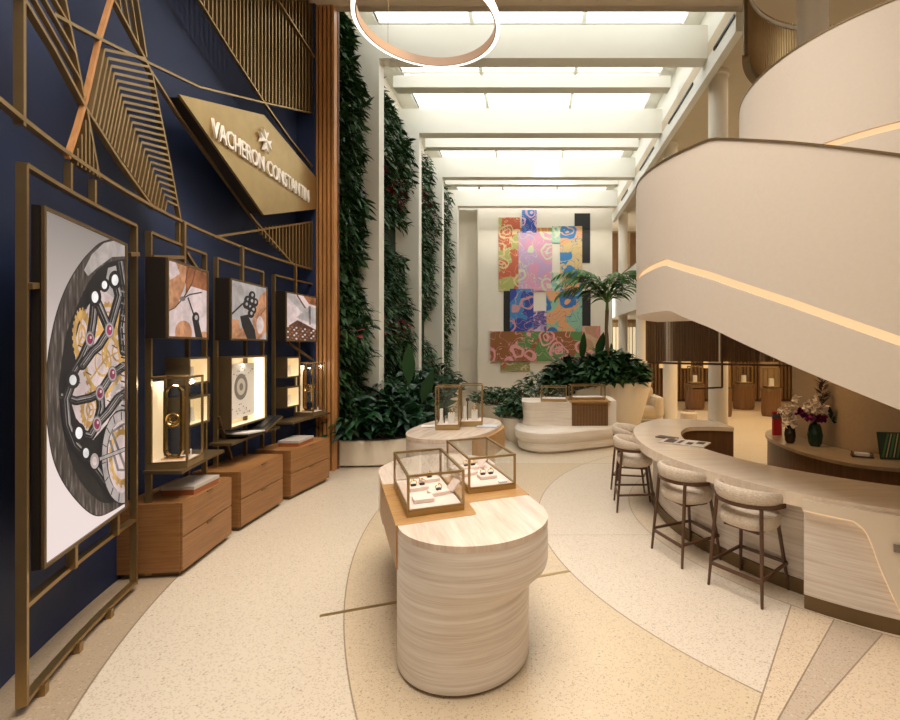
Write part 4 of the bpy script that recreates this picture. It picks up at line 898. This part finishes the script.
# ================================================================== TRAVERTINE ISLAND with bench
isl = thing('travertine_island', 'round travertine island with a bench ring and a fluted oak cabinet', 'display island', (.65, 10.3, 0))
bo = [Vector(q) for q in ((-.36, 10.35), (-.36, 9.95), (-.28, 9.62), (0, 9.33), (.35, 9.27), (.75, 9.38), (1.15, 9.58), (1.62, 9.80), (1.9, 10.1), (1.95, 10.5))]
bo = spline(bo, 5); back = [Vector((.75 + (p.x - .75) * .45, 10.55 + (p.y - 10.55) * .35)) for p in bo]
def ins(lst, d): return [v for v in offset(lst, d)]
MB().band(ins(bo, .14), back, 0, .06).build('plinth', TRAVB, isl, smooth=True)
MB().loft([[(A_.x, A_.y, z) for A_ in ins(bo, o_)] + [(A_.x, A_.y, z) for A_ in reversed(back)] for z, o_ in ((.05, .07), (.12, .05), (.20, .06), (.26, .01), (.34, -.02), (.42, .0), (.455, .06))]).build('bench_seat', TRAVB, isl, smooth=True)
dr0 = spline([Vector(q) for q in ((-.22, 10.9), (-.22, 10.2), (-.05, 9.98), (.2, 10.02), (.42, 10.08), (.62, 9.98), (.84, 9.95))], 5)
MB().loft([[(A_.x, A_.y, z) for A_ in ins(dr0, o_)] + [(.84, 10.95, z)] for z, o_ in ((.45, .0), (.6, .04), (.8, .02), (.95, .0))]).build('pedestal', TRAVB, isl, smooth=True)
cb = MB().b2(.85, 1.62, 10.0, 10.9, .40, .96).build('oak_cabinet', OAKG, isl)
fl = MB()
for k in range(24): fl.b2(.86 + k * .0315, .88 + k * .0315, 9.975, 10.0, .42, .90)
fl.build('fluting', WALNUT, cb, world=True)
MB().b2(.80, 1.66, 9.93, 10.9, .96, .985).build('cabinet_top', OAKG, isl)
MB().b2(1.62, 1.80, 10.05, 11, .0, .98).build('end_panel', CREAM, isl)
def lowcase(label, c, rz, L, D, H, grp, base=.045, w_=.02, name='glass_display_case'):
    t = thing(name, label, 'display case', c, rz, group=grp); frame_case(t, L, D, H, base, w_); return t
lowcase('long glass case on the travertine island, left one', (.48, 10.32, .986 - .035), R(-4), .56, .42, .32, 'glass cases on the travertine island')
lowcase('long glass case on the travertine island, right one over the oak', (1.2, 10.3, .985), R(4), .74, .42, .32, 'glass cases on the travertine island')
# ================================================================== FRONT DISPLAY TABLE
TC = Vector((-.38, 3.35)); TA = R(22.9)
def T(u, v, c=TC, a=TA): return Vector((c.x + u * math.cos(a) - v * math.sin(a), c.y + u * math.sin(a) + v * math.cos(a)))
def table(label, C, ang, mirror, plinthmat=BRASSD):
    t = thing('display_table', label, 'display table', (C.x, C.y, 0), ang, group='travertine and oak display tables')
    ms = -1 if mirror else 1
    def oo(l): 
        l = [(ms * u, v) for u, v in l]; return l if ms > 0 else l[::-1]
    def front(cu, r, vend=.04, sq=1.0): return [(cu - r, vend)] + [(cu + r * math.cos(R(180 + 180 * i / 28)), r * sq * math.sin(R(180 + 180 * i / 28))) for i in range(29)] + [(cu + r, vend)]
    def rg(l, z): return [(p[0], p[1], z) for p in oo(l)]
    NR = 31
    top = front(0, .54, .28)
    # front lobe, solid stone to the floor with an overhang on its far side
    MB().loft([rg(front(-.105, .455), .025), rg(front(-.105, .455), .53), rg(front(-.04, .52), .63), rg(front(-.035, .525), .66), rg(front(-.035, .525), .91)]).build('front_base', TRAV, t, smooth=True, world=False)
    st_ = [(-.56, 0.0)] + [(-.035 + .525 * math.cos(R(180 + 180 * i / 32)), .525 * math.sin(R(180 + 180 * i / 32))) for i in range(1, 33)] + [(.49, .27), (.02, .27), (0.0, .25), (-.01, .02), (-.03, 0)]
    MB().prism(oo(st_), .91, .95).build('stone_top', TRAVT, t, world=False)
    MB().loft([rg(front(-.105, .42), 0), rg(front(-.105, .42), .025)]).build('plinth', plinthmat, t, smooth=True, world=False)
    # oak centre band
    wd_ = [(-.57, .0), (-.03, .0), (-.01, .02), (0, .25), (.02, .27), (.50, .27), (.54, 1.42), (-.57, 1.15)]
    MB().prism(oo(wd_), .66, .952).build('oak_band', OAKG, t, world=False)
    # rear lobe
    bk_ = [(.56, 1.30), (.56, 1.42)] + [(.56 * math.cos(R(180 * i / 28)), 1.42 + .56 * math.sin(R(180 * i / 28))) for i in range(1, 28)] + [(-.56, 1.42), (-.56, 1.0), (0, 1.02)]
    MB().prism(oo(bk_), .60, .9535).build('rear_lobe', TRAVT, t, world=False)
    MB().prism(oo([(.26, .95)] + [(-.05 + .31 * math.cos(R(180 * i / 20)), 1.3 + .31 * math.sin(R(180 * i / 20))) for i in range(21)] + [(-.36, .95)]), 0.0, .62).build('rear_base', TRAV, t, world=False)
    return t
table('travertine display table with an oak centre band, nearest, with two low glass cases on it', TC, TA, False)
GC = 'square glass jewel cases on the front table'
def case_world(label, u, v, L, D): 
    p = T(u, v); t = thing('jewel_case', label, 'display case', (p.x, p.y, .9525), TA, group=GC); frame_case(t, L, D, .292, .035, .017); return t
case_world('bronze framed glass jewel case on the front table, left and nearer one', -.275, .53, .41, .81)
case_world('bronze framed glass jewel case on the front table, right and farther one', .255, .86, .41, .80)
def ring_tray(label, u, v, ang=0, lid=False, rings=2, grp='suede jewellery trays in the front cases', base=.9525 + .048):
    p = T(u, v); t = thing('jewellery_tray', label, 'jewellery tray', (p.x, p.y, base), TA + ang, group=grp)
    MB().b2(-.075, .075, -.06, .06, 0, .03).build('tray', PINK, t, world=False, bevel=.004)
    if lid: MB().box((.125, 0, .05), (.10, .11, .01), mtx=Matrix.Rotation(R(-50), 3, 'Y')).build('lid', PINK, t, world=False)
    for k in range(rings):
        x = (k - (rings - 1) / 2) * .07
        MB().tube([(x + .026 * math.cos(a_), 0, .05 + .026 * math.sin(a_)) for a_ in [R(-30 + 240 * i / 12) for i in range(13)]], .004, 6).ball((x, 0, .077), .009).build('ring', GOLD, t, world=False)
        MB().b2(x - .018, x + .018, -.012, .012, .03, .046).build('ring_pad', BLACK, t, world=False)
ring_tray('suede tray with raised flap at the front of the left jewel case', -.20, .42, .2, True, 1); ring_tray('flat suede tray at the near left of the left jewel case', -.34, .30, .0, False, 0)
ring_tray('suede tray with rings in the middle of the left jewel case', -.33, .60, .1, False, 2); ring_tray('suede tray at the back of the left jewel case', -.2, .80, .1, False, 1)
ring_tray('suede tray with two dark rings at the front of the right jewel case', .28, .70, .0, False, 2); ring_tray('suede tray with rings at the back of the right jewel case', .22, 1.05, .1, True, 2); ring_tray('suede tray on the left side of the right jewel case', .15, .86, .4, False, 0)
p = T(.36, .52); tag(MB().box((p.x, p.y, 1.009), (.07, .045, .012), TA).build('price_block', WHITE), 'tiny white card at the near edge of the right jewel case', 'card')
# second display table
t2 = thing('display_table', 'rounded travertine display table farther back, with two tall glass lanterns', 'display table', (-1.12, 6.98, 0), R(-12), group='travertine and oak display tables')
def el(a_, b_, n=56): return [(a_ * math.copysign(abs(math.cos(6.2832 * i / n)) ** .85, math.cos(6.2832 * i / n)), b_ * math.copysign(abs(math.sin(6.2832 * i / n)) ** .85, math.sin(6.2832 * i / n))) for i in range(n)]
MB().loft([[(x, y, z) for x, y in el(a_, b_)] for z, a_, b_ in ((.02, .52, .86), (.54, .52, .86), (.64, .60, .96), (.90, .60, .96))]).build('stone_body', TRAV, t2, smooth=True, world=False)
MB().prism(el(.605, .965), .90, .95).build('stone_top', TRAVT, t2, world=False)
MB().loft([[(x * .9, y * .93, z) for x, y in el(.52, .86)] for z in (0, .02)]).build('plinth', BRASSD, t2, world=False)
MB().prism([(.30, -.72), (.50, -.66), (.60, -.50), (.645, -.2), (.645, .35), (.55, .6), (.3, .6)], .60, .905).build('oak_flank', OAKG, t2, world=False, bevel=.01)
gl = 'tall glass lanterns on the second table'
for lb, x, y, rz, L_, D_ in (('tall bronze glass lantern on the second table, left one', -1.22, 6.86, R(4), .34, .34), ('tall bronze glass lantern on the second table, right one', -.92, 7.16, R(4), .34, .34)):
    t = thing('glass_lantern', lb, 'display case', (x, y, .9545), rz, group=gl); frame_case(t, L_, D_, .62, .06, .016)
    MB().tube([(-.06, 0, .07), (-.06, 0, .36)], .008, 6).ball((-.06, 0, .38), .03).build('bust_pin', BLACK, t, world=False)
    MB().b2(.0, .09, -.05, .05, .07, .22).b2(-.12, -.08, -.04, .04, .07, .28).build('stand_block', PAPER, t, world=False)
    MB().tube([(.05 + .03 * math.cos(6.283 * i / 14), -.06, .26 + .04 * math.sin(6.283 * i / 14)) for i in range(14)], .006, 6, closed=True).build('bracelet', GOLD, t, world=False)
tag(MB().box((-1.52, 6.98, .961), (.24, .16, .012), R(10)).build('brochure', PAPER), 'folded white brochure left of the glass lanterns', 'brochure')
tag(MB().box((-.66, 6.98, .961), (.3, .2, .014), R(-6)).build('brochure', mat('pale_blue_paper', (.55, .58, .66), .5)), 'pale blue brochure right of the glass lanterns', 'brochure')
# ================================================================== RECEPTION COUNTER
co = [Vector(q) for q in ((3.0, 7.6), (2.5, 7.80), (2.05, 7.72), (1.70, 7.35), (1.47, 6.8), (1.38, 6.2), (1.40, 5.5), (1.62, 4.75), (2.08, 3.98), (2.72, 3.47), (3.5, 3.18), (4.6, 3.08))]
ci = [Vector(q) for q in ((3.0, 6.98), (2.62, 7.05), (2.34, 7.0), (2.16, 6.75), (2.03, 6.4), (1.98, 6.0), (2.05, 5.5), (2.32, 4.9), (2.75, 4.4), (3.2, 4.05), (3.8, 3.8), (4.6, 3.7))]
NCN = 90
co = resample(spline(co, 10), NCN); ci = resample(spline(ci, 10), NCN)
ct = thing('reception_counter', 'long curved travertine bar counter with bronze plinth under the stair', 'counter', (2.2, 5.2, 0))
MB().band(co, ci, .88, .94).build('worktop', TRAVC, ct, smooth=True)
MB().band(offset(co, .0), offset(co, .035), .83, .88).build('edge_apron', TRAVC, ct, smooth=True)
kf = min(range(NCN), key=lambda i: (co[i] - Vector((2.19, 3.87))).length)     # where the front block starts
rec = offset(co, .27); rin = offset(ci, -.05)
MB().band(rec[:kf + 1], rin[:kf + 1], .12, .88).build('recessed_body', TRAV, ct, smooth=True)
MB().band(offset(ci, -.05)[:], offset(ci, -.035)[:], .03, .88).build('inner_wood_lining', WALNUT, ct, smooth=True)
MB().band(offset(co, .245)[:kf + 1], rin[:kf + 1], 0, .12).build('plinth', BRASSD, ct, smooth=True)
fo = offset(co, .012)[kf:]; fi = rin[kf:]
MB().band(fo, fi, .12, .88).build('front_block', TRAV, ct, smooth=True)
MB().band(offset(co, .02)[kf:], fi, 0, .12).build('front_plinth', BRASSD, ct, smooth=True)
zprof = [(2.0, .83), (2.48, .815), (2.53, .77), (2.56, .70), (2.61, .51), (2.665, .34), (2.71, .22), (2.76, .12), (9, .12)]
fp = resample(co[kf:], 120)
zz = [interp(p.x, zprof) for p in fp]
MB().band(offset(fp, -.045), offset(fp, .008), zz, .905).build('cream_panel', mat('cream_counter_panel', (.78, .69, .57), .5), ct, smooth=True)
MB().band(offset(fp, -.022), offset(fp, .006), [z - .012 for z in zz], [z for z in zz]).build('light_strip', LEDW, ct, smooth=True)
cp = fp[min(range(120), key=lambda i: abs(fp[i].x - 2.70))]; cpz = .67
tag(MB().box((cp.x - .02, cp.y - .055, cpz), (.075, .012, .055), R(-24)).build('data_socket', mat('socket_grey', (.22, .2, .18), .4, .5)), 'small grey socket plate in the cream counter face', 'socket')
# brochures on the counter
def sheet(label, px, py, L, W_, rz, mt, z=.9415, h=.012):
    p = F(px, py, .94); return tag(MB().box((p.x, p.y, z + h / 2), (L, W_, h), rz).build('magazine', mt), label, 'magazine', 'magazines on the counter')
M_MAG = mat('magazine_page', (.70, .62, .56), .5, var=.25, vs=18)
mg = thing('open_magazine', 'open magazine with photos lying on the counter top', 'magazine', tuple(F(684, 443, .9405)), R(-35))
MB().b2(-.27, 0, -.17, .17, 0, .012).build('left_page', M_MAG, mg, world=False); MB().b2(.002, .28, -.17, .17, 0, .014).build('right_page', PAPER, mg, world=False)
MB().b2(-.22, -.1, -.12, .1, .012, .0135).b2(-.06, -.02, -.1, .1, .012, .0135).b2(.05, .12, -.12, .02, .014, .0155).b2(.15, .24, -.02, .12, .014, .0155).build('printed_photos', mat('print_dark', (.09, .05, .04), .5), mg, world=False)
sheet('thin brochure behind the open magazine on the counter', 667, 438, .26, .15, R(-40), mat('print_dark2', (.12, .09, .08), .5, var=.3))
# ------------------------------------------------------------------ bar stools
def make_stool(label):
    t = thing('bar_stool', label, 'bar stool', (0, 0, 0), 0, group='boucle bar stools at the counter')
    se = lambda a, e=.8: (abs(math.cos(a)) ** e * (1 if math.cos(a) >= 0 else -1), abs(math.sin(a)) ** e * (1 if math.sin(a) >= 0 else -1))
    rings = []
    for z, s_ in ((.575, .80), (.588, .95), (.62, 1.03), (.665, 1.03), (.695, .96), (.708, .78)):
        rings.append([(.235 * s_ * se(6.283 * i / 32)[0], .01 + .225 * s_ * se(6.283 * i / 32)[1], z + (.012 if s_ > .9 else 0) * 0) for i in range(32)])
    MB().loft(rings).build('seat', BOUCLE, t, smooth=True, world=False)
    # backrest: padded band wrapping round the rear
    sec = []; n = 26
    for i in range(n + 1):
        a = R(170 + 200 * i / n); e = math.sin(math.pi * i / n) ** .35 if 0 < i < n else .0; hh = .092 * max(e, .25); th_ = .048 * max(e, .3)
        cx_, cy_ = .265 * math.cos(a), .03 + .255 * math.sin(a); zc = .845 + .01 * math.sin(math.pi * i / n); tilt = .035
        ring = []
        for q in range(14):
            b = 6.283 * q / 14; rr = math.cos(b) * th_; zz_ = math.sin(b) * hh; r_ = 1 + (rr + zz_ / .085 * tilt * .6) / .26; ring.append((cx_ * r_, .03 + (cy_ - .03) * r_, zc + zz_))
        sec.append(ring)
    MB().loft(sec).build('backrest', BOUCLE, t, smooth=True, world=False)
    band_ = [Vector((.292 * math.cos(R(176 + 188 * i / 24)), .03 + .283 * math.sin(R(176 + 188 * i / 24)), .80)) for i in range(25)]
    MB().sweep(band_, .034, .016, lambda p: Vector((p.x, p.y - .03, 0)).normalized()).build('wood_band', DWOOD, t, world=False)
    for x, y, tx, ty, zt_ in ((-.245, -.24, -.205, -.175, .80), (.245, -.24, .205, -.175, .80), (-.225, .25, -.17, .17, .60), (.225, .25, .17, .17, .60)):
        MB().tube([(x, y, 0), ((x + tx) / 2, (y + ty) / 2, zt_ / 2), (tx, ty, zt_)], [.0125, .0165, .0165], 10).build('leg', DWOOD, t, smooth=True, world=False)
    MB().bar((-.235, -.225, .20), (.235, -.225, .20), .02, .026).bar((-.215, .235, .24), (.215, .235, .24), .02, .026).bar((-.235, -.22, .22), (-.218, .235, .24), .018, .024).bar((.235, -.22, .22), (.218, .235, .24), .018, .024).build('footrest', DWOOD, t, world=False)
    MB().b2(-.16, .16, -.14, .14, .552, .576).build('seat_frame', DWOOD, t, world=False)
    return t
def face(dx, dy): return math.atan2(dy, dx) - math.pi / 2
s0 = make_stool('boucle bar stool at the counter, nearest to the camera, fully seen'); s0.location = (1.93, 4.18, 0); s0.rotation_euler = (0, 0, face(.81, .59))
# ------ stool legs must clear the recessed counter: slide copies along its edge
dup(s0, (1.585, 4.85, 0), face(.94, .36), 'boucle bar stool at the counter, second from the camera, beside the nearest one')
dup(s0, (1.36, 6.28, 0), face(1, -.1), 'boucle bar stool at the curved far part of the counter, third from the camera')
dup(s0, (1.50, 7.18, 0), face(.93, -.38), 'boucle bar stool mostly hidden behind the third one')
# ================================================================== CONSOLE AND WALL UNDER THE STAIR
cf = resample(spline([Vector(q) for q in ((4.1, 7.75), (3.75, 7.5), (3.5, 7.0), (3.42, 6.4), (3.47, 5.85), (3.68, 5.4), (4.1, 5.15), (4.8, 4.95), (5.6, 4.9))], 8), 60)
wf = resample(spline([Vector(q) for q in ((4.35, 7.75), (4.10, 7.4), (4.03, 6.95), (4.05, 6.4), (4.2, 6.0), (4.55, 5.75), (5.1, 5.6), (5.8, 5.55))], 8), 60)
struct(MB().band(wf, [p + Vector((.25, .18)) for p in wf], 0, 3.56).build('wall_under_stair', WARMWALL, smooth=True))
cn = thing('curved_console', 'low curved dark walnut console along the tan wall under the stair', 'console', (3.8, 6.2, 0))
wfi = offset(wf, .0)
MB().band(cf, [a.lerp(b, .97) for a, b in zip(cf, wf)], .76, .80).build('console_top', CONSTOP, cn, smooth=True)
MB().band([a.lerp(b, .07) for a, b in zip(cf, wf)], [a.lerp(b, .95) for a, b in zip(cf, wf)], .03, .76).build('console_body', WALNUT, cn, smooth=True)
def flowers(name, label, px, py, vr, vh, mtv, blooms, seed, extras=None):
    random.seed(seed); p = F(px, py, .80); t = thing(name, label, 'flower vase', tuple(p))
    MB().rev((0, 0, 0), [(vr * .6, 0), (vr * .85, vh * .15), (vr, vh * .5), (vr * .8, vh * .85), (vr * .62, vh), (vr * .5, vh), (vr * .55, vh * .8), (vr * .5, vh * .2), (.001, .02)], 24).build('vase', mtv, t, smooth=True, world=False)
    for nm, mt_, lst in blooms:
        b = MB(); sm = MB()
        for (x, z, y) in lst:
            for k in range(3):
                c_ = Vector((x + random.uniform(-.05, .05), y + random.uniform(-.04, .04), z + random.uniform(-.04, .04)))
                for q in range(5):
                    a_ = q * 1.257 + random.random(); b.leaf(c_, (math.cos(a_), -.7 + random.uniform(-.3, .3), math.sin(a_)), .07, .06, .2, seg=2)
            sm.tube([(0, 0, vh * .8), (x * .4, y * .4, lerp(vh, z, .6)), (x, y, z)], .004, 5)
        b.build(nm, mt_, t, world=False); sm.build('stems', LEAFD, t, world=False)
    if extras: extras(t, vh)
    return t
def ex1(t, vh):
    random.seed(3); b = MB()
    for k in range(14): z = lerp(.55, .86, k / 13); [b.leaf((.10 + random.uniform(-.01, .01), 0, z), (math.cos(a_), math.sin(a_), .7), .13, .022, .2) for a_ in (random.uniform(0, 6) for _ in range(5))]
    b.build('spiky_heads', mat('dark_spike', (.07, .045, .035), .7), t, world=False)
    b = MB(); 
    for k in range(9): a_ = R(-40 + k * 18); b.leaf((.20, -.03, .36), (math.cos(a_), -.2, math.sin(a_)), .20, .06, .3)
    b.build('fan_leaf', LEAFD, t, world=False)
    MB().tube([(.1, 0, .42), (.28, 0, .46), (.40, 0, .36), (.36, 0, .18)], .006, 6).tube([(.1, 0, .4), (.24, 0, .44), (.34, 0, .34), (.31, 0, .2)], .005, 6).build('looped_reed', LEAFD, t, world=False)
gv = mat('green_glass_vase', (.012, .04, .022), .12, .2)
flowers('flower_vase', 'ribbed dark green vase with cream orchids, purple blooms and tall dark spikes', 815, 446, .095, .30, gv,
        [('cream_orchids', ORCH, [(-.10, .60, -.04), (-.02, .56, -.06), (.05, .52, -.05), (-.14, .5, -.03), (.02, .64, 0), (.10, .48, -.03), (-.05, .48, -.06)]), ('purple_blooms', PURP, [(-.22, .44, -.04), (-.12, .42, -.07), (-.03, .38, -.08), (.06, .38, -.05), (-.17, .47, 0)])], 8, ex1)
flowers('flower_vase', 'small smoky vase with cream orchids beside the red box', 790, 443, .075, .24, mat('smoky_vase', (.04, .03, .015), .12, .2),
        [('cream_orchids', ORCH, [(-.10, .38, -.04), (-.02, .34, -.06), (-.12, .46, -.03), (.02, .42, 0), (.04, .55, 0), (-.02, .5, .02), (-.06, .3, -.06), (.07, .60, 0)])], 9)
p = F(777, 435, .80)
rbx = thing('red_book', 'upright red book box with a grey band at the end of the console', 'book', (p.x, p.y, .80), R(10))
MB().b2(-.07, .07, -.02, .02, 0, .36).build('cover', mat('red_cover', (.42, .015, .02), .5), rbx, world=False); MB().b2(-.072, .072, -.022, .022, .25, .32).build('band', mat('band_grey', (.08, .08, .10), .5), rbx, world=False)
p = F(862, 457, .80)
tr = thing('small_tray', 'small dark tray of white cards on the console', 'tray', (p.x, p.y, .801), R(-25))
MB().b2(-.11, .11, -.06, .06, 0, .02).build('tray', DWOOD, tr, world=False); MB().b2(-.07, .07, -.04, .04, .02, .05).build('card_stack', PAPER, tr, world=False); MB().tube([(-.1, -.05, .02), (-.1, -.05, .06), (-.1, .05, .06), (-.1, .05, .02)], .005, 5).tube([(.1, -.05, .02), (.1, -.05, .06), (.1, .05, .06), (.1, .05, .02)], .005, 5).build('handles', DWOOD, tr, world=False)
p = F(893, 460, .80)
bf = thing('leaf_picture', 'leaning picture of green leaves and stems at the right of the console', 'picture', (p.x, p.y, .80), R(-8))
bf.scale = (.8, .8, .8)
tl = Matrix.Rotation(R(-14), 3, 'X')
MB().box((0, .05, .20), (.34, .02, .40), mtx=tl).build('board', mat('dark_green_board', (.012, .03, .012), .5), bf, world=False)
lf = MB(); random.seed(4)
for k in range(5):
    a_ = tl @ Vector((-.14 + k * .05, -.0115, -.17)); b_ = tl @ Vector((-.02 + k * .045, -.0115, .18)); lf.sweep([a_ + Vector((0, .05, .20)), b_ + Vector((0, .05, .20))], .014 if k % 2 else .026, .002, tl @ Vector((0, -1, 0)), m=k % 2)
lf.build('painted_stems', [mat('stem_green', (.05, .14, .03), .5), mat('stem_cream', (.45, .34, .16), .5)], bf, world=False)
# ================================================================== BOUTIQUE BEHIND THE STAIR
lt_ = thing('hanging_lattice', 'suspended dark walnut slat screen under the stair', 'screen', (3.4, 9.2, 1.8))
lc = resample(spline([Vector(q) for q in ((2.75, 9.9), (2.45, 9.75), (2.35, 9.4), (2.5, 9.15), (2.9, 9.05), (4.0, 9.0), (5.6, 8.9))], 8), 60)
for zz_, n_ in ((1.84, 'bottom_rail'), (3.42, 'top_rail')): MB().sweep([Vector((q.x, q.y, zz_ - .015 * i / 12)) for i, q in enumerate(lc)], .05, .04, (0, 0, 1)).build(n_, DWOOD, lt_)
sl = MB(); random.seed(12); lc2 = resample(lc, 150)
for i, q in enumerate(lc2):
    if random.random() < .12 and i > 70: continue
    nx = lc2[min(i + 1, 149)] - lc2[max(i - 1, 0)]; sl.box((q.x, q.y, 2.64), (.016, random.choice((.06, .08, .11)), 1.58), math.atan2(nx.y, nx.x))
sl.build('slats', WALNUTD, lt_)
dfm = MB()
for a_, b_ in (((2.95, 9.3, 1.40), (2.95, 9.3, 1.36)), ): pass
dfm.bar((3.05, 8.95, 1.34), (3.62, 8.95, 1.36), .03).bar((3.62, 8.95, 1.36), (3.62, 8.95, 2.4), .03).build('drop_frame', DWOOD, lt_)
# slatted wall panels and lit shelves
for i, (x0, x1) in enumerate(((4.45, 7.35), (7.75, 8.75), (9.6, 11.8))):
    wp = thing('slatted_panel', ['dark walnut slatted wall panel behind the hanging lattice, left and widest', 'narrow dark walnut slatted wall panel in the middle of the boutique wall', 'dark walnut slatted wall panel at the right of the boutique'][i], 'wall panel', ((x0 + x1) / 2, 18.25, 0), group='slatted boutique wall panels')
    s_ = MB(); x = x0
    while x < x1: s_.b2(x, x + .07, 18.12, 18.2, .1, 3.45); x += .14
    s_.build('slats', WALNUTD, wp); MB().b2(x0, x1, 18.22, 18.29, .1, 3.45).build('backing', WALNUT, wp)
for i, x in enumerate((4.9, 5.75, 6.6)):
    o = tag(MB().b2(x, x + .35, 18.05, 18.11, 1.3, 2.4).build('lit_shelf', mat('lit_shelf_glow', (.8, .6, .3), emit=(1, .66, .3), es=.32)), ['glowing tall shelf in the walnut wall, left one', 'glowing tall shelf in the walnut wall, middle one', 'glowing tall shelf in the walnut wall, right one'][i], 'shelf', 'glowing boutique shelves')
struct(MB().b2(4.42, 12, 18.24, 18.3, 0, .14).build('baseboard_boutique', DWOOD))
ped = [(697.5, 410, 19, 'oval fluted walnut pedestal beside the nearest column, far left'), (727, 417, 14, 'fluted walnut pedestal half hidden by the nearest column'), (747.5, 410, 21, 'fluted walnut pedestal in the middle of the boutique floor'), (775, 417, 19, 'fluted walnut pedestal at the right, next to the tan wall end')]
for px, py, wd, lb in ped:
    p = F(px, py); r_ = wd / 2 / FPX * p.y; h_ = .85
    t = thing('fluted_pedestal', lb, 'pedestal', (p.x, p.y + r_ * .8, 0), group='fluted walnut pedestals')
    nf = 40; ring = lambda z, s__: [((r_ * s__ - (.008 if q % 2 else 0)) * math.cos(6.283 * q / nf), (r_ * s__ * .85 - (.008 if q % 2 else 0)) * math.sin(6.283 * q / nf), z) for q in range(nf)]
    MB().loft([ring(0.0, .93), ring(.06, .93), ring(.06, 1), ring(h_ - .12, 1)]).build('body', WALNUT, t, world=False)
    MB().rev((0, 0, 0), [(r_ * 1.02, h_ - .12), (r_ * 1.02, h_)], 40, sy=.87).build('top', WALNUTD, t, smooth=True, world=False)
    c = thing('glass_lantern', 'glass lantern on the ' + lb[:lb.find(' pedestal')].replace('oval ', '') + ' pedestal ' + ('by the column' if 'far left' in lb else 'behind the column' if 'hidden' in lb else 'mid floor' if 'middle' in lb else 'at right'), 'display case', (p.x, p.y + r_ * .8, h_ + .001), 0, group='glass lanterns in the boutique')
    frame_case(c, r_ * 1.3, r_ * 1.1, .62, .05, .03, basemat=BRASSD); MB().b2(-.06, .06, -.06, .06, .06, .3).build('stand_block', PAPER, c, world=False)
ar = thing('armchair', 'cream rounded armchair beside the palm planter', 'armchair', (3.45, 13.3, 0))
def rbox(x0, x1, y0, y1, z0, z1): return MB().b2(x0, x1, y0, y1, z0, z1)
rbox(2.95, 3.55, 13.0, 13.7, .12, .45).build('seat', SOFA, ar, bevel=.09)
rbox(3.0, 3.52, 13.55, 13.85, .3, .98).build('backrest', SOFA, ar, bevel=.12)
rbox(3.4, 3.66, 12.95, 13.8, .15, .75).build('arm', SOFA, ar, bevel=.1)
rbox(2.85, 3.05, 12.95, 13.8, .15, .62).build('arm', SOFA, ar, bevel=.09)
so = thing('round_side_table', 'small cream drum side table with a wire ring on top behind the counter', 'side table', (4.0, 12.0, 0))
MB().cyl((4.0, 12.0), .20, 0, .44, 28).build('drum', SOFA, so, smooth=True); MB().tube([(4.0 + .15 * math.cos(6.283 * i / 24), 12.0 + .15 * math.sin(6.283 * i / 24), .50) for i in range(24)], .008, 6, closed=True).build('wire_ring', BRASSD, so)
# distant glazed front beyond the column row
gz = thing('glazed_storefront', 'tall lit glazed storefront with thin bronze uprights right of the mural', 'storefront', (4.4, 23.4, 0))
g_ = MB()
for k in range(9): g_.b2(3.6 + k * .16, 3.63 + k * .16, 22.9, 22.96, 0, 3.4)
g_.b2(3.6, 5.0, 22.9, 22.96, 3.3, 3.42).b2(3.6, 5.0, 22.9, 22.96, 1.05, 1.1)
g_.build('uprights', BRASS, gz)
MB().b2(3.6, 5.2, 23.6, 23.65, 0.6, 3.1).build('lit_display', mat('far_window_glow', (.8, .7, .5), emit=(1, .80, .50), es=.55), gz)
MB().b2(3.6, 5.0, 22.97, 22.98, 0, 3.4).build('glass', GLASS, gz)
# ================================================================== RING CHANDELIER
rg_ = thing('ring_chandelier', 'large hanging ring lamp of bronze with a glowing outer band above the hall', 'chandelier', (-1.30, 5.86, 6.19))
RC = (-1.30, 5.86)
def ringband(r0, r1, z0, z1): return MB().rev((RC[0], RC[1], 0), [(r0, z0), (r0, z1), (r1, z1), (r1, z0), (r0, z0)], 96, cap=False)
ringband(.855, .895, 6.15, 6.25).build('light_band', LEDR, rg_, smooth=True)
ringband(.835, .853, 6.145, 6.26).build('inner_hoop', mat('beige_hoop', (.62, .44, .32), .5), rg_, smooth=True)
wr = MB()
for k in range(3): a_ = R(20 + 120 * k); wr.tube([(RC[0] + .87 * math.cos(a_), RC[1] + .87 * math.sin(a_), 6.25), (RC[0] + .87 * math.cos(a_), RC[1] + .87 * math.sin(a_), 8.0)], .003, 5)
wr.build('suspension_wires', BRASSD, rg_)
# unseen lamps added to brighten single places
spot('counter_fill', (1.2, 2.4, 7.9), (2.0, 4.2, .6), 120, SOFT, 34)
spot('sign_fill', (-1.2, 5.5, 7.9), (-3.8, 6.6, 4.6), 160, WARM, 60)
spot('cabinet_fill', (-1.6, 4.6, 7.9), (-3.4, 5.8, .8), 200, WARM, 40)
spot('table_fill', (-.6, 2.4, 7.9), (-.5, 3.6, .9), 50, SOFT, 40)
spot('palm_fill', (1.5, 8.4, 7.9), (1.4, 12.0, 2.2), 160, WARM, 50)
area('under_stair_fill', (3.0, 6.0, 2.3), .6, 9, WARM2)
